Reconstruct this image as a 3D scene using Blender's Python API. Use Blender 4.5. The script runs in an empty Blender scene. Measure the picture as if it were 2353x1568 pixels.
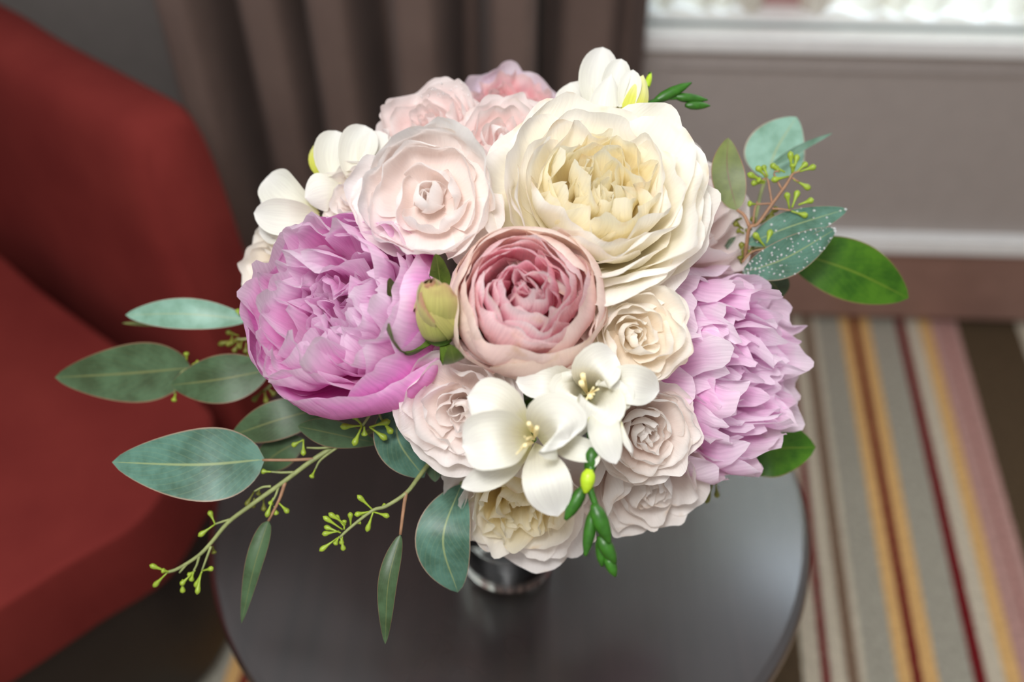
import bpy, bmesh, math, random
from mathutils import Vector, Matrix, noise
PI = math.pi
R_ = math.radians
scene = bpy.context.scene
COL = scene.collection
noise.seed_set(7)

# ------------------------------------------------------------------ camera
FPX, W_, H_ = 2200.0, 2353.0, 1568.0
TABLE_Z = 0.55
cam_d = bpy.data.cameras.new('camera')
cam = bpy.data.objects.new('camera', cam_d)
COL.objects.link(cam)
scene.camera = cam
cam_d.sensor_width = 36.0
cam_d.lens = 36.0 * FPX / W_
cam_d.clip_start = 0.02
CAM = Vector((0, 0, 1.285))
CROT = Matrix.Rotation(R_(44), 3, 'X') @ Matrix.Rotation(R_(0.5), 3, 'Z')
cam.matrix_world = Matrix.Translation(CAM) @ CROT.to_4x4()
RIGHT, UP, BACK = CROT.col[0].copy(), CROT.col[1].copy(), CROT.col[2].copy()
FWD = -BACK
cam_d.dof.use_dof = True
cam_d.dof.focus_distance = 0.55
cam_d.dof.aperture_fstop = 3.0

# ------------------------------------------------------------------ light
world = bpy.data.worlds.new('world')
scene.world = world
world.use_nodes = True
bg = world.node_tree.nodes['Background']
bg.inputs[0].default_value = (1.0, 1.0, 1.0, 1)
bg.inputs[1].default_value = 0.36

def area_light(name, loc, target, size, power, color=(1, 1, 1), size_y=None):
    d = bpy.data.lights.new(name, 'AREA')
    d.energy = power
    d.color = color
    d.size = size
    if size_y:
        d.shape = 'RECTANGLE'
        d.size_y = size_y
    o = bpy.data.objects.new(name, d)
    COL.objects.link(o)
    o.location = loc
    o.rotation_euler = (Vector(target) - Vector(loc)).to_track_quat('-Z', 'Y').to_euler()
    return o
# camera flash, held a little above and left of the lens
area_light('camera_flash', CAM + UP * 0.22 - RIGHT * 0.10 - FWD * 0.22, (0.0, 0.45, 0.80), 0.16, 4.6, (1, 1, 1))
# the flash's bounce off the ceiling
area_light('ceiling_bounce', (-0.25, -0.1, 2.45), (0.0, 0.45, 0.8), 1.2, 14, (1, 1, 1))
# daylight outside the window
area_light('window_daylight', (1.1, 1.95, 1.6), (0.5, 0.6, 0.5), 1.6, 42, (0.74, 0.87, 1.0), 1.8)

scene.view_settings.view_transform = 'Standard'
scene.view_settings.look = 'None'
scene.view_settings.exposure = 0.20
scene.view_settings.gamma = 1.0
scene.view_settings.use_curve_mapping = False
scene.cycles.diffuse_bounces = 7

# ------------------------------------------------------------------ helpers
def lin(c):
    c = c / 255.0
    return c / 12.92 if c <= 0.04045 else ((c + 0.055) / 1.055) ** 2.4
def rgb(r, g, b):
    return (lin(r), lin(g), lin(b), 1)
def ray(px, py):
    return RIGHT * ((px - W_ / 2) / FPX) - UP * ((py - H_ / 2) / FPX) + FWD
def at(px, py, d):                      # a point at distance d along the view axis
    return CAM + ray(px, py) * d
def onz(px, py, z):                     # a point on a level plane
    r = ray(px, py)
    return CAM + r * ((z - CAM.z) / r.z)
D0 = 0.655
def dome(px, py):                       # front surface of the round bouquet
    q = ((px - 1195) / 660.0) ** 2 + ((py - 715) / 590.0) ** 2
    return D0 - 0.145 * math.sqrt(max(0.0, 1 - q))

def link(o, parent=None):
    COL.objects.link(o)
    if parent is not None:
        o.parent = parent
        o.matrix_parent_inverse = parent.matrix_world.inverted()
    return o
def mesh_obj(name, verts, faces, mat, parent=None, uvs=None, smooth=True):
    me = bpy.data.meshes.new(name)
    me.from_pydata([tuple(v) for v in verts], [], faces)
    if uvs is not None:
        uvl = me.uv_layers.new(name='UVMap')
        for p in me.polygons:
            for li in p.loop_indices:
                uvl.data[li].uv = uvs[me.loops[li].vertex_index]
    if smooth:
        me.polygons.foreach_set('use_smooth', [True] * len(me.polygons))
    if mat:
        me.materials.append(mat)
    return link(bpy.data.objects.new(name, me), parent)
def bm_obj(name, bm, mat, parent=None, smooth=False):
    me = bpy.data.meshes.new(name)
    bm.normal_update()
    bm.to_mesh(me)
    bm.free()
    if smooth:
        me.polygons.foreach_set('use_smooth', [True] * len(me.polygons))
    if mat:
        me.materials.append(mat)
    return link(bpy.data.objects.new(name, me), parent)
def tag(o, label, cat, group=None):
    o['label'] = label
    o['category'] = cat
    if group:
        o['group'] = group
    return o
def struct(o, label=None):
    o['kind'] = 'structure'
    if label:
        o['label'] = label
    return o
def empty(name, loc):
    o = bpy.data.objects.new(name, None)
    o.empty_display_size = 0.02
    COL.objects.link(o)
    o.matrix_world = Matrix.Translation(loc)
    return o
def grid_faces(nu, nv, wrap=False):
    f = []
    w = nu if wrap else nu + 1
    for j in range(nv):
        for i in range(nu):
            a = j * w + i
            b = j * w + (i + 1) % w
            f.append((a, b, b + w, a + w))
    return f
def box_bm(bm, M, sx, sy, sz, bevel=0.0, seg=3):
    r = bmesh.ops.create_cube(bm, size=1.0)
    vs = r['verts']
    bmesh.ops.scale(bm, vec=(sx, sy, sz), verts=vs)
    if bevel > 0:
        es = list({e for v in vs for e in v.link_edges})
        rb = bmesh.ops.bevel(bm, geom=es, offset=bevel, segments=seg, profile=0.5, affect='EDGES')
        vs = list({v for v in bm.verts if v.is_valid})
    bmesh.ops.transform(bm, matrix=M, verts=vs)
def box(name, center, size, mat, parent=None, bevel=0.0, rot=None, smooth=False):
    bm = bmesh.new()
    M = Matrix.Translation(center)
    if rot is not None:
        M = M @ rot
    box_bm(bm, M, *size, bevel=bevel)
    return bm_obj(name, bm, mat, parent, smooth)
def lathe(name, prof, mat, parent=None, seg=64, M=None, cap=True):
    verts, faces = [], []
    for r, z in prof:
        for i in range(seg):
            a = 2 * PI * i / seg
            v = Vector((r * math.cos(a), r * math.sin(a), z))
            verts.append(M @ v if M is not None else v)
    faces = grid_faces(seg, len(prof) - 1, True)
    if cap:
        faces.append(tuple(range(seg))[::-1])
        n = (len(prof) - 1) * seg
        faces.append(tuple(n + i for i in range(seg)))
    return mesh_obj(name, verts, faces, mat, parent)
def smooth_path(pts, n):
    """Catmull-Rom through points."""
    P = [Vector(p) for p in pts]
    P = [P[0] * 2 - P[1]] + P + [P[-1] * 2 - P[-2]]
    out = []
    segs = len(P) - 3
    for k in range(n + 1):
        s = k / n * segs
        i = min(int(s), segs - 1)
        t = s - i
        a, b, c, d = P[i:i + 4]
        out.append(0.5 * ((2 * b) + (c - a) * t + (2 * a - 5 * b + 4 * c - d) * t * t + (3 * b - a - 3 * c + d) * t ** 3))
    return out
def tube(name, pts, radii, mat, parent=None, seg=8, n=None):
    if n is None:
        n = max(2, (len(pts) - 1) * 4)
    P = smooth_path(pts, n) if len(pts) > 1 else pts
    verts, uvs = [], []
    ref = Vector((0.3, 0.5, 0.81))
    for k, p in enumerate(P):
        t = (P[min(k + 1, n)] - P[max(k - 1, 0)]).normalized()
        s = t.cross(ref)
        if s.length < 1e-4:
            s = t.cross(Vector((1, 0, 0)))
        s.normalize()
        b = t.cross(s)
        f = k / n * (len(radii) - 1)
        i = min(int(f), len(radii) - 2) if len(radii) > 1 else 0
        r = radii[0] if len(radii) == 1 else radii[i] + (radii[i + 1] - radii[i]) * (f - i)
        for q in range(seg):
            a = 2 * PI * q / seg
            verts.append(p + s * (r * math.cos(a)) + b * (r * math.sin(a)))
            uvs.append((q / seg, k / n))
    faces = grid_faces(seg, n, True)
    faces.append(tuple(range(seg))[::-1])
    faces.append(tuple(n * seg + i for i in range(seg)))
    return mesh_obj(name, verts, faces, mat, parent, uvs)

# ------------------------------------------------------------------ materials
def new_mat(name):
    m = bpy.data.materials.new(name)
    m.use_nodes = True
    nt = m.node_tree
    for n in list(nt.nodes):
        nt.nodes.remove(n)
    out = nt.nodes.new('ShaderNodeOutputMaterial')
    return m, nt, out
def N(nt, typ, **kw):
    n = nt.nodes.new(typ)
    for k, v in kw.items():
        if k.startswith('i_'):
            n.inputs[k[2:].replace('_', ' ')].default_value = v
        else:
            setattr(n, k, v)
    return n
def ramp(nt, stops, fac=None, interp='LINEAR'):
    n = nt.nodes.new('ShaderNodeValToRGB')
    cr = n.color_ramp
    cr.interpolation = interp
    while len(cr.elements) < len(stops):
        cr.elements.new(0.5)
    for e, (p, c) in zip(cr.elements, stops):
        e.position = p
        e.color = c
    if fac is not None:
        nt.links.new(fac, n.inputs[0])
    return n
def mixrgb(nt, fac, a, b, blend='MIX'):
    n = nt.nodes.new('ShaderNodeMix')
    n.data_type = 'RGBA'
    n.blend_type = blend
    for sock, v in ((n.inputs[0], fac), (n.inputs[6], a), (n.inputs[7], b)):
        if hasattr(v, 'is_output') or isinstance(v, bpy.types.NodeSocket):
            nt.links.new(v, sock)
        else:
            sock.default_value = v
    return n.outputs[2]
def simple(name, color, rough=0.5, var=0.12, scale=40.0, bump=0.0, spec=0.5, coat=0.0, metal=0.0):
    m, nt, out = new_mat(name)
    p = N(nt, 'ShaderNodeBsdfPrincipled')
    p.inputs['Roughness'].default_value = rough
    p.inputs['Specular IOR Level'].default_value = spec
    p.inputs['Coat Weight'].default_value = coat
    p.inputs['Metallic'].default_value = metal
    tc = N(nt, 'ShaderNodeTexCoord')
    no = N(nt, 'ShaderNodeTexNoise')
    no.inputs['Scale'].default_value = scale
    no.inputs['Detail'].default_value = 4
    nt.links.new(tc.outputs['Object'], no.inputs['Vector'])
    d = tuple(c * (1 - var) for c in color[:3]) + (1,)
    l = tuple(min(1, c * (1 + var)) for c in color[:3]) + (1,)
    rp = ramp(nt, [(0.3, d), (0.7, l)], no.outputs[0])
    nt.links.new(rp.outputs[0], p.inputs['Base Color'])
    if bump:
        bn = N(nt, 'ShaderNodeBump')
        bn.inputs['Strength'].default_value = bump
        bn.inputs['Distance'].default_value = 0.002
        nt.links.new(no.outputs[0], bn.inputs['Height'])
        nt.links.new(bn.outputs[0], p.inputs['Normal'])
    nt.links.new(p.outputs[0], out.inputs[0])
    return m

def petal_mat(name, stops, trans=0.34, stain=None, stain_amt=0.0, streak=0.10, rough=0.55):
    """Petal colour runs from the base (0) to the tip (1); fine veins run lengthwise."""
    m, nt, out = new_mat(name)
    tc = N(nt, 'ShaderNodeTexCoord')
    sep = N(nt, 'ShaderNodeSeparateXYZ')
    nt.links.new(tc.outputs['UV'], sep.inputs[0])
    oi = N(nt, 'ShaderNodeObjectInfo')
    no = N(nt, 'ShaderNodeTexNoise')
    no.inputs['Scale'].default_value = 90
    no.inputs['Detail'].default_value = 3
    nt.links.new(tc.outputs['Object'], no.inputs['Vector'])
    # jitter of the gradient by petal and by noise
    a1 = N(nt, 'ShaderNodeMath', operation='MULTIPLY_ADD')
    nt.links.new(oi.outputs['Random'], a1.inputs[0])
    a1.inputs[1].default_value = 0.16
    a1.inputs[2].default_value = -0.08
    a2 = N(nt, 'ShaderNodeMath', operation='MULTIPLY_ADD')
    nt.links.new(no.outputs[0], a2.inputs[0])
    a2.inputs[1].default_value = 0.16
    a2.inputs[2].default_value = -0.08
    s1 = N(nt, 'ShaderNodeMath', operation='ADD')
    nt.links.new(a1.outputs[0], s1.inputs[0])
    nt.links.new(a2.outputs[0], s1.inputs[1])
    s2 = N(nt, 'ShaderNodeMath', operation='ADD')
    nt.links.new(sep.outputs['Y'], s2.inputs[0])
    nt.links.new(s1.outputs[0], s2.inputs[1])
    rp = ramp(nt, stops, s2.outputs[0])
    col = rp.outputs[0]
    # veins
    mp = N(nt, 'ShaderNodeMapping')
    mp.inputs['Scale'].default_value = (46, 2.2, 1)
    nt.links.new(tc.outputs['UV'], mp.inputs[0])
    vn = N(nt, 'ShaderNodeTexNoise')
    vn.inputs['Scale'].default_value = 1.0
    vn.inputs['Detail'].default_value = 2
    nt.links.new(mp.outputs[0], vn.inputs['Vector'])
    vr = ramp(nt, [(0.35, (1 - streak, 1 - streak * 1.2, 1 - streak, 1)), (0.6, (1, 1, 1, 1))], vn.outputs[0])
    col = mixrgb(nt, 1.0, col, vr.outputs[0], 'MULTIPLY')
    if stain:
        # browning along the rim, in patches
        er = ramp(nt, [(0.90, (0, 0, 0, 1)), (1.0, (1, 1, 1, 1))], sep.outputs['Y'])
        pn = N(nt, 'ShaderNodeTexNoise')
        pn.inputs['Scale'].default_value = 60
        nt.links.new(tc.outputs['Object'], pn.inputs['Vector'])
        pr = ramp(nt, [(0.56, (0, 0, 0, 1)), (0.72, (stain_amt,) * 3 + (1,))], pn.outputs[0])
        mm = N(nt, 'ShaderNodeMath', operation='MULTIPLY')
        nt.links.new(er.outputs[0], mm.inputs[0])
        nt.links.new(pr.outputs[0], mm.inputs[1])
        col = mixrgb(nt, mm.outputs[0], col, stain)
    p = N(nt, 'ShaderNodeBsdfPrincipled')
    p.inputs['Roughness'].default_value = rough
    p.inputs['Specular IOR Level'].default_value = 0.25
    p.inputs['Sheen Weight'].default_value = 0.12
    nt.links.new(col, p.inputs['Base Color'])
    bn = N(nt, 'ShaderNodeBump')
    bn.inputs['Strength'].default_value = 0.25
    bn.inputs['Distance'].default_value = 0.0012
    nt.links.new(vn.outputs[0], bn.inputs['Height'])
    nt.links.new(bn.outputs[0], p.inputs['Normal'])
    tr = N(nt, 'ShaderNodeBsdfTranslucent')
    nt.links.new(col, tr.inputs[0])
    mx = N(nt, 'ShaderNodeMixShader')
    mx.inputs[0].default_value = trans
    nt.links.new(p.outputs[0], mx.inputs[1])
    nt.links.new(tr.outputs[0], mx.inputs[2])
    nt.links.new(mx.outputs[0], out.inputs[0])
    return m

def leaf_mat(name, c1, c2, rib, edge, trans=0.12, rough=0.42, ribw=0.012, scale=55):
    m, nt, out = new_mat(name)
    tc = N(nt, 'ShaderNodeTexCoord')
    sep = N(nt, 'ShaderNodeSeparateXYZ')
    nt.links.new(tc.outputs['UV'], sep.inputs[0])
    no = N(nt, 'ShaderNodeTexNoise')
    no.inputs['Scale'].default_value = scale
    no.inputs['Detail'].default_value = 5
    no.inputs['Roughness'].default_value = 0.6
    nt.links.new(tc.outputs['Object'], no.inputs['Vector'])
    rp = ramp(nt, [(0.36, c1), (0.62, c2)], no.outputs[0])
    # distance from the midrib
    d1 = N(nt, 'ShaderNodeMath', operation='SUBTRACT')
    nt.links.new(sep.outputs['X'], d1.inputs[0])
    d1.inputs[1].default_value = 0.5
    d2 = N(nt, 'ShaderNodeMath', operation='ABSOLUTE')
    nt.links.new(d1.outputs[0], d2.inputs[0])
    rr = ramp(nt, [(0.0, (0.8, 0.8, 0.8, 1)), (ribw, (0.7, 0.7, 0.7, 1)), (ribw * 2, (0, 0, 0, 1))], d2.outputs[0])
    col = mixrgb(nt, rr.outputs[0], rp.outputs[0], rib)
    # faint side veins
    mul = N(nt, 'ShaderNodeMath', operation='MULTIPLY_ADD')
    nt.links.new(d2.outputs[0], mul.inputs[0])
    mul.inputs[1].default_value = -0.9
    nt.links.new(sep.outputs['Y'], mul.inputs[2])
    wv = N(nt, 'ShaderNodeMath', operation='MULTIPLY')
    nt.links.new(mul.outputs[0], wv.inputs[0])
    wv.inputs[1].default_value = 70
    sn = N(nt, 'ShaderNodeMath', operation='SINE')
    nt.links.new(wv.outputs[0], sn.inputs[0])
    vr = ramp(nt, [(0.93, (0, 0, 0, 1)), (1.0, (0.22, 0.22, 0.22, 1))], sn.outputs[0])
    col = mixrgb(nt, vr.outputs[0], col, rib)
    er = ramp(nt, [(0.475, (0, 0, 0, 1)), (0.495, (0.75, 0.75, 0.75, 1))], d2.outputs[0])
    col = mixrgb(nt, er.outputs[0], col, edge)
    p = N(nt, 'ShaderNodeBsdfPrincipled')
    p.inputs['Roughness'].default_value = rough
    p.inputs['Specular IOR Level'].default_value = 0.4
    nt.links.new(col, p.inputs['Base Color'])
    bn = N(nt, 'ShaderNodeBump')
    bn.inputs['Strength'].default_value = 0.3
    bn.inputs['Distance'].default_value = 0.001
    nt.links.new(no.outputs[0], bn.inputs['Height'])
    nt.links.new(bn.outputs[0], p.inputs['Normal'])
    tr = N(nt, 'ShaderNodeBsdfTranslucent')
    nt.links.new(col, tr.inputs[0])
    mx = N(nt, 'ShaderNodeMixShader')
    mx.inputs[0].default_value = trans
    nt.links.new(p.outputs[0], mx.inputs[1])
    nt.links.new(tr.outputs[0], mx.inputs[2])
    nt.links.new(mx.outputs[0], out.inputs[0])
    return m

M = {}
M['peony'] = petal_mat('peony_petal', [(0.0, rgb(250, 128, 210)), (0.4, rgb(252, 166, 226)), (0.75, rgb(253, 204, 239)), (1.0, rgb(255, 240, 251))], 0.5)
M['peony_guard'] = petal_mat('peony_guard_petal', [(0.0, rgb(242, 100, 204)), (0.6, rgb(247, 138, 222)), (0.88, rgb(250, 176, 234)), (1.0, rgb(253, 220, 246))], 0.4, streak=0.10)
M['peony_pale'] = petal_mat('pale_peony_petal', [(0.0, rgb(248, 140, 214)), (0.35, rgb(251, 190, 233)), (0.7, rgb(252, 218, 242)), (1.0, rgb(254, 240, 250))], 0.45)
M['lilac'] = petal_mat('lilac_petal', [(0.0, rgb(243, 218, 238)), (0.6, rgb(247, 236, 248)), (1.0, rgb(251, 245, 253))], 0.45)
M['coral'] = petal_mat('coral_pink_petal', [(0.0, rgb(253, 180, 186)), (0.6, rgb(253, 208, 210)), (1.0, rgb(254, 233, 231))], 0.45)
M['cream'] = petal_mat('cream_petal', [(0.0, rgb(252, 234, 176)), (0.35, rgb(253, 245, 216)), (0.75, rgb(254, 250, 238)), (1.0, rgb(255, 252, 247))], 0.45, rgb(230, 194, 132), 0.5, streak=0.03)
M['cream_core'] = petal_mat('cream_core_petal', [(0.0, rgb(255, 230, 150)), (0.5, rgb(255, 243, 200)), (1.0, rgb(255, 251, 234))], 0.58, rgb(230, 188, 112), 0.5, streak=0.04)
M['blush'] = petal_mat('blush_petal', [(0.0, rgb(250, 234, 224)), (0.5, rgb(252, 244, 240)), (0.85, rgb(253, 248, 245)), (1.0, rgb(254, 251, 249))], 0.46, rgb(222, 188, 140), 0.4, streak=0.025)
M['blush_pink'] = petal_mat('blush_pink_petal', [(0.0, rgb(250, 222, 218)), (0.5, rgb(253, 238, 235)), (1.0, rgb(254, 247, 245))], 0.46, rgb(222, 188, 140), 0.3, streak=0.025)
M['ivory'] = petal_mat('ivory_petal', [(0.0, rgb(247, 230, 204)), (0.5, rgb(252, 244, 230)), (1.0, rgb(254, 250, 243))], 0.45, rgb(222, 188, 140), 0.4, streak=0.025)
M['greige'] = petal_mat('greyish_blush_petal', [(0.0, rgb(232, 204, 188)), (0.5, rgb(248, 238, 231)), (1.0, rgb(252, 248, 244))], 0.42, rgb(206, 160, 100), 0.5, streak=0.025)
M['rose_core'] = petal_mat('rose_core_petal', [(0.0, rgb(254, 142, 168)), (0.55, rgb(255, 188, 204)), (0.88, rgb(255, 216, 225)), (1.0, rgb(255, 242, 242))], 0.56, rgb(228, 188, 142), 0.4)
M['rose_mid'] = petal_mat('rose_mid_petal', [(0.0, rgb(254, 190, 200)), (0.6, rgb(255, 212, 218)), (1.0, rgb(255, 240, 239))], 0.58, rgb(222, 182, 122), 0.5)
M['rose_guard'] = petal_mat('rose_guard_petal', [(0.0, rgb(238, 234, 190)), (0.3, rgb(251, 240, 230)), (0.75, rgb(254, 232, 229)), (1.0, rgb(253, 239, 228))], 0.45, rgb(208, 168, 104), 0.8, streak=0.04)
M['freesia'] = petal_mat('freesia_tepal', [(0.0, rgb(218, 214, 146)), (0.25, rgb(232, 230, 212)), (1.0, rgb(236, 235, 229))], 0.25, streak=0.08)
M['freesia_lime'] = petal_mat('freesia_lime_tepal', [(0.0, rgb(176, 186, 40)), (0.6, rgb(214, 216, 96)), (1.0, rgb(238, 236, 176))], 0.2, streak=0.12)
M['bud'] = petal_mat('rosebud_petal', [(0.0, rgb(132, 146, 52)), (0.6, rgb(184, 186, 98)), (0.92, rgb(204, 192, 120)), (1.0, rgb(200, 150, 118))], 0.12, rgb(150, 90, 80), 0.7, streak=0.12)
M['leaf'] = leaf_mat('eucalyptus_leaf', rgb(62, 94, 76), rgb(90, 130, 114), rgb(150, 164, 112), rgb(176, 140, 118))
M['leaf_dark'] = leaf_mat('eucalyptus_dark_leaf', rgb(54, 72, 42), rgb(74, 100, 68), rgb(116, 120, 70), rgb(150, 104, 80))
M['leaf_pale'] = leaf_mat('eucalyptus_pale_leaf', rgb(110, 148, 126), rgb(140, 180, 162), rgb(156, 170, 130), rgb(196, 160, 140))
M['leaf_olive'] = leaf_mat('eucalyptus_olive_leaf', rgb(84, 96, 42), rgb(110, 122, 58), rgb(104, 68, 50), rgb(160, 84, 66))
M['leaf_green'] = leaf_mat('fresh_green_leaf', rgb(50, 98, 14), rgb(78, 128, 24), rgb(112, 138, 40), rgb(150, 120, 80), trans=0.3)
M['sepal'] = leaf_mat('sepal_green', rgb(60, 84, 24), rgb(92, 116, 40), rgb(110, 130, 60), rgb(90, 70, 40), trans=0.1)
M['pod'] = simple('seed_pod_green', rgb(142, 164, 48), 0.45, 0.18, 260)
M['pod_dark'] = simple('seed_pod_olive', rgb(110, 112, 32), 0.5, 0.2, 260)
M['twig'] = simple('green_twig', rgb(138, 146, 92), 0.55, 0.2, 180)
M['twig_brown'] = simple('reddish_twig', rgb(150, 112, 84), 0.55, 0.2, 180)
M['stem'] = simple('flower_stem', rgb(84, 116, 44), 0.5, 0.2, 120)
M['fbud'] = simple('freesia_bud_green', rgb(46, 98, 20), 0.4, 0.35, 150)
M['fbud_lime'] = simple('freesia_bud_lime', rgb(176, 206, 40), 0.4, 0.15, 150)
M['anther'] = simple('cream_anther', rgb(238, 222, 170), 0.6, 0.1, 300)

# ---- setting materials
def carpet_mat():
    m, nt, out = new_mat('striped_carpet')
    geo = N(nt, 'ShaderNodeNewGeometry')
    ang = R_(6.6)
    dot = N(nt, 'ShaderNodeVectorMath', operation='DOT_PRODUCT')
    nt.links.new(geo.outputs['Position'], dot.inputs[0])
    dot.inputs[1].default_value = (math.cos(ang), -math.sin(ang), 0)
    def sx(cx):                        # stripe coordinate of a pixel column on the row y = 770
        p = onz(1500 + 0.5535 * cx, 770, 0)
        return p.x * math.cos(ang) - p.y * math.sin(ang)
    RED, CRM, BRN, GRY = rgb(112, 26, 30), rgb(205, 192, 172), rgb(128, 104, 86), rgb(168, 162, 148)
    YEL, MAU, DRK = rgb(222, 176, 116), rgb(188, 146, 138), rgb(88, 72, 54)
    st = [(500, CRM), (553, RED), (582, CRM), (632, BRN), (672, CRM), (690, GRY), (790, YEL), (832, RED), (866, YEL), (912, GRY),
          (1022, RED), (1060, CRM), (1118, YEL), (1166, MAU), (1222, rgb(168, 116, 110)), (1236, MAU), (1278, DRK), (1530, CRM)]
    a, b = sx(500), sx(1530)
    per = b - a
    sub = N(nt, 'ShaderNodeMath', operation='SUBTRACT')
    nt.links.new(dot.outputs['Value'], sub.inputs[0])
    sub.inputs[1].default_value = a
    nz = N(nt, 'ShaderNodeTexNoise')
    nz.inputs['Scale'].default_value = 260
    nt.links.new(geo.outputs['Position'], nz.inputs['Vector'])
    dis = N(nt, 'ShaderNodeMath', operation='MULTIPLY_ADD')
    nt.links.new(nz.outputs[0], dis.inputs[0])
    dis.inputs[1].default_value = 0.006
    nt.links.new(sub.outputs[0], dis.inputs[2])
    dv = N(nt, 'ShaderNodeMath', operation='DIVIDE')
    nt.links.new(dis.outputs[0], dv.inputs[0])
    dv.inputs[1].default_value = per
    fr = N(nt, 'ShaderNodeMath', operation='FRACT')
    nt.links.new(dv.outputs[0], fr.inputs[0])
    rp = ramp(nt, [((sx(c) - a) / per, k) for c, k in st[:-1]], fr.outputs[0], 'CONSTANT')
    n2 = N(nt, 'ShaderNodeTexNoise')
    n2.inputs['Scale'].default_value = 120
    n2.inputs['Detail'].default_value = 6
    nt.links.new(geo.outputs['Position'], n2.inputs['Vector'])
    vr = ramp(nt, [(0.3, (0.72, 0.72, 0.72, 1)), (0.7, (1.1, 1.1, 1.1, 1))], n2.outputs[0])
    col = mixrgb(nt, 1.0, rp.outputs[0], vr.outputs[0], 'MULTIPLY')
    p = N(nt, 'ShaderNodeBsdfPrincipled')
    p.inputs['Roughness'].default_value = 0.95
    p.inputs['Specular IOR Level'].default_value = 0.1
    nt.links.new(col, p.inputs['Base Color'])
    bn = N(nt, 'ShaderNodeBump')
    bn.inputs['Strength'].default_value = 0.6
    bn.inputs['Distance'].default_value = 0.004
    nt.links.new(n2.outputs[0], bn.inputs['Height'])
    nt.links.new(bn.outputs[0], p.inputs['Normal'])
    nt.links.new(p.outputs[0], out.inputs[0])
    return m
def wood_mat(name, c1, c2, rough=0.30, coat=1.0):
    m, nt, out = new_mat(name)
    tc = N(nt, 'ShaderNodeTexCoord')
    mp = N(nt, 'ShaderNodeMapping')
    mp.inputs['Rotation'].default_value = (0, 0, R_(-32))
    mp.inputs['Scale'].default_value = (38, 2.0, 10)
    nt.links.new(tc.outputs['Object'], mp.inputs[0])
    no = N(nt, 'ShaderNodeTexNoise')
    no.inputs['Scale'].default_value = 1.6
    no.inputs['Detail'].default_value = 7
    nt.links.new(mp.outputs[0], no.inputs['Vector'])
    rp = ramp(nt, [(0.32, c1), (0.7, c2)], no.outputs[0])
    p = N(nt, 'ShaderNodeBsdfPrincipled')
    nt.links.new(rp.outputs[0], p.inputs['Base Color'])
    sm = N(nt, 'ShaderNodeTexNoise')
    sm.inputs['Scale'].default_value = 7
    sm.inputs['Detail'].default_value = 5
    nt.links.new(tc.outputs['Object'], sm.inputs['Vector'])
    rr = ramp(nt, [(0.3, (rough - 0.06,) * 3 + (1,)), (0.75, (rough + 0.12,) * 3 + (1,))], sm.outputs[0])
    nt.links.new(rr.outputs[0], p.inputs['Roughness'])
    p.inputs['Coat Weight'].default_value = coat
    p.inputs['Coat Roughness'].default_value = 0.22
    p.inputs['Coat IOR'].default_value = 1.9
    nt.links.new(p.outputs[0], out.inputs[0])
    return m
def fabric_mat(name, c1, c2, weave=700, rough=0.9, sheen=0.2, trans=0.0):
    m, nt, out = new_mat(name)
    tc = N(nt, 'ShaderNodeTexCoord')
    no = N(nt, 'ShaderNodeTexNoise')
    no.inputs['Scale'].default_value = 9
    no.inputs['Detail'].default_value = 5
    nt.links.new(tc.outputs['Object'], no.inputs['Vector'])
    w = N(nt, 'ShaderNodeTexNoise')
    w.inputs['Scale'].default_value = weave
    nt.links.new(tc.outputs['Object'], w.inputs['Vector'])
    rp = ramp(nt, [(0.3, c1), (0.7, c2)], no.outputs[0])
    p = N(nt, 'ShaderNodeBsdfPrincipled')
    nt.links.new(rp.outputs[0], p.inputs['Base Color'])
    p.inputs['Roughness'].default_value = rough
    p.inputs['Specular IOR Level'].default_value = 0.15
    p.inputs['Sheen Weight'].default_value = sheen
    bn = N(nt, 'ShaderNodeBump')
    bn.inputs['Strength'].default_value = 0.35
    bn.inputs['Distance'].default_value = 0.001
    nt.links.new(w.outputs[0], bn.inputs['Height'])
    nt.links.new(bn.outputs[0], p.inputs['Normal'])
    if trans:
        tr = N(nt, 'ShaderNodeBsdfTranslucent')
        nt.links.new(rp.outputs[0], tr.inputs[0])
        mx = N(nt, 'ShaderNodeMixShader')
        mx.inputs[0].default_value = trans
        nt.links.new(p.outputs[0], mx.inputs[1])
        nt.links.new(tr.outputs[0], mx.inputs[2])
        nt.links.new(mx.outputs[0], out.inputs[0])
    else:
        nt.links.new(p.outputs[0], out.inputs[0])
    return m
def glass_mat(name, tint=(1, 1, 1, 1), ior=1.45, rough=0.0):
    m, nt, out = new_mat(name)
    g = N(nt, 'ShaderNodeBsdfPrincipled')
    g.inputs['Base Color'].default_value = tint
    g.inputs['Transmission Weight'].default_value = 1.0
    g.inputs['Roughness'].default_value = rough
    g.inputs['IOR'].default_value = ior
    nt.links.new(g.outputs[0], out.inputs[0])
    return m
M['carpet'] = carpet_mat()
M['table'] = wood_mat('espresso_wood', rgb(30, 22, 23), rgb(41, 30, 30))
M['wall'] = simple('taupe_wall_paint', rgb(120, 114, 110), 0.7, 0.04, 30)
M['panel'] = simple('taupe_panel_paint', rgb(172, 162, 157), 0.5, 0.03, 30)
M['white'] = simple('white_paint', rgb(244, 244, 243), 0.4, 0.03, 30)
M['plinth'] = simple('brown_plinth', rgb(146, 112, 100), 0.45, 0.08, 20)
M['gap'] = simple('plinth_gap_shade', rgb(36, 26, 20), 0.8, 0.1, 30)  # shade of the gap put into the colour
M['alu'] = simple('grey_green_frame', rgb(120, 134, 134), 0.4, 0.05, 30)
M['mauve'] = simple('mauve_mullion', rgb(176, 138, 134), 0.5, 0.05, 30)
M['curtain'] = fabric_mat('taupe_drape', rgb(106, 88, 81), rgb(118, 99, 91), 500, sheen=0.05)
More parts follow.
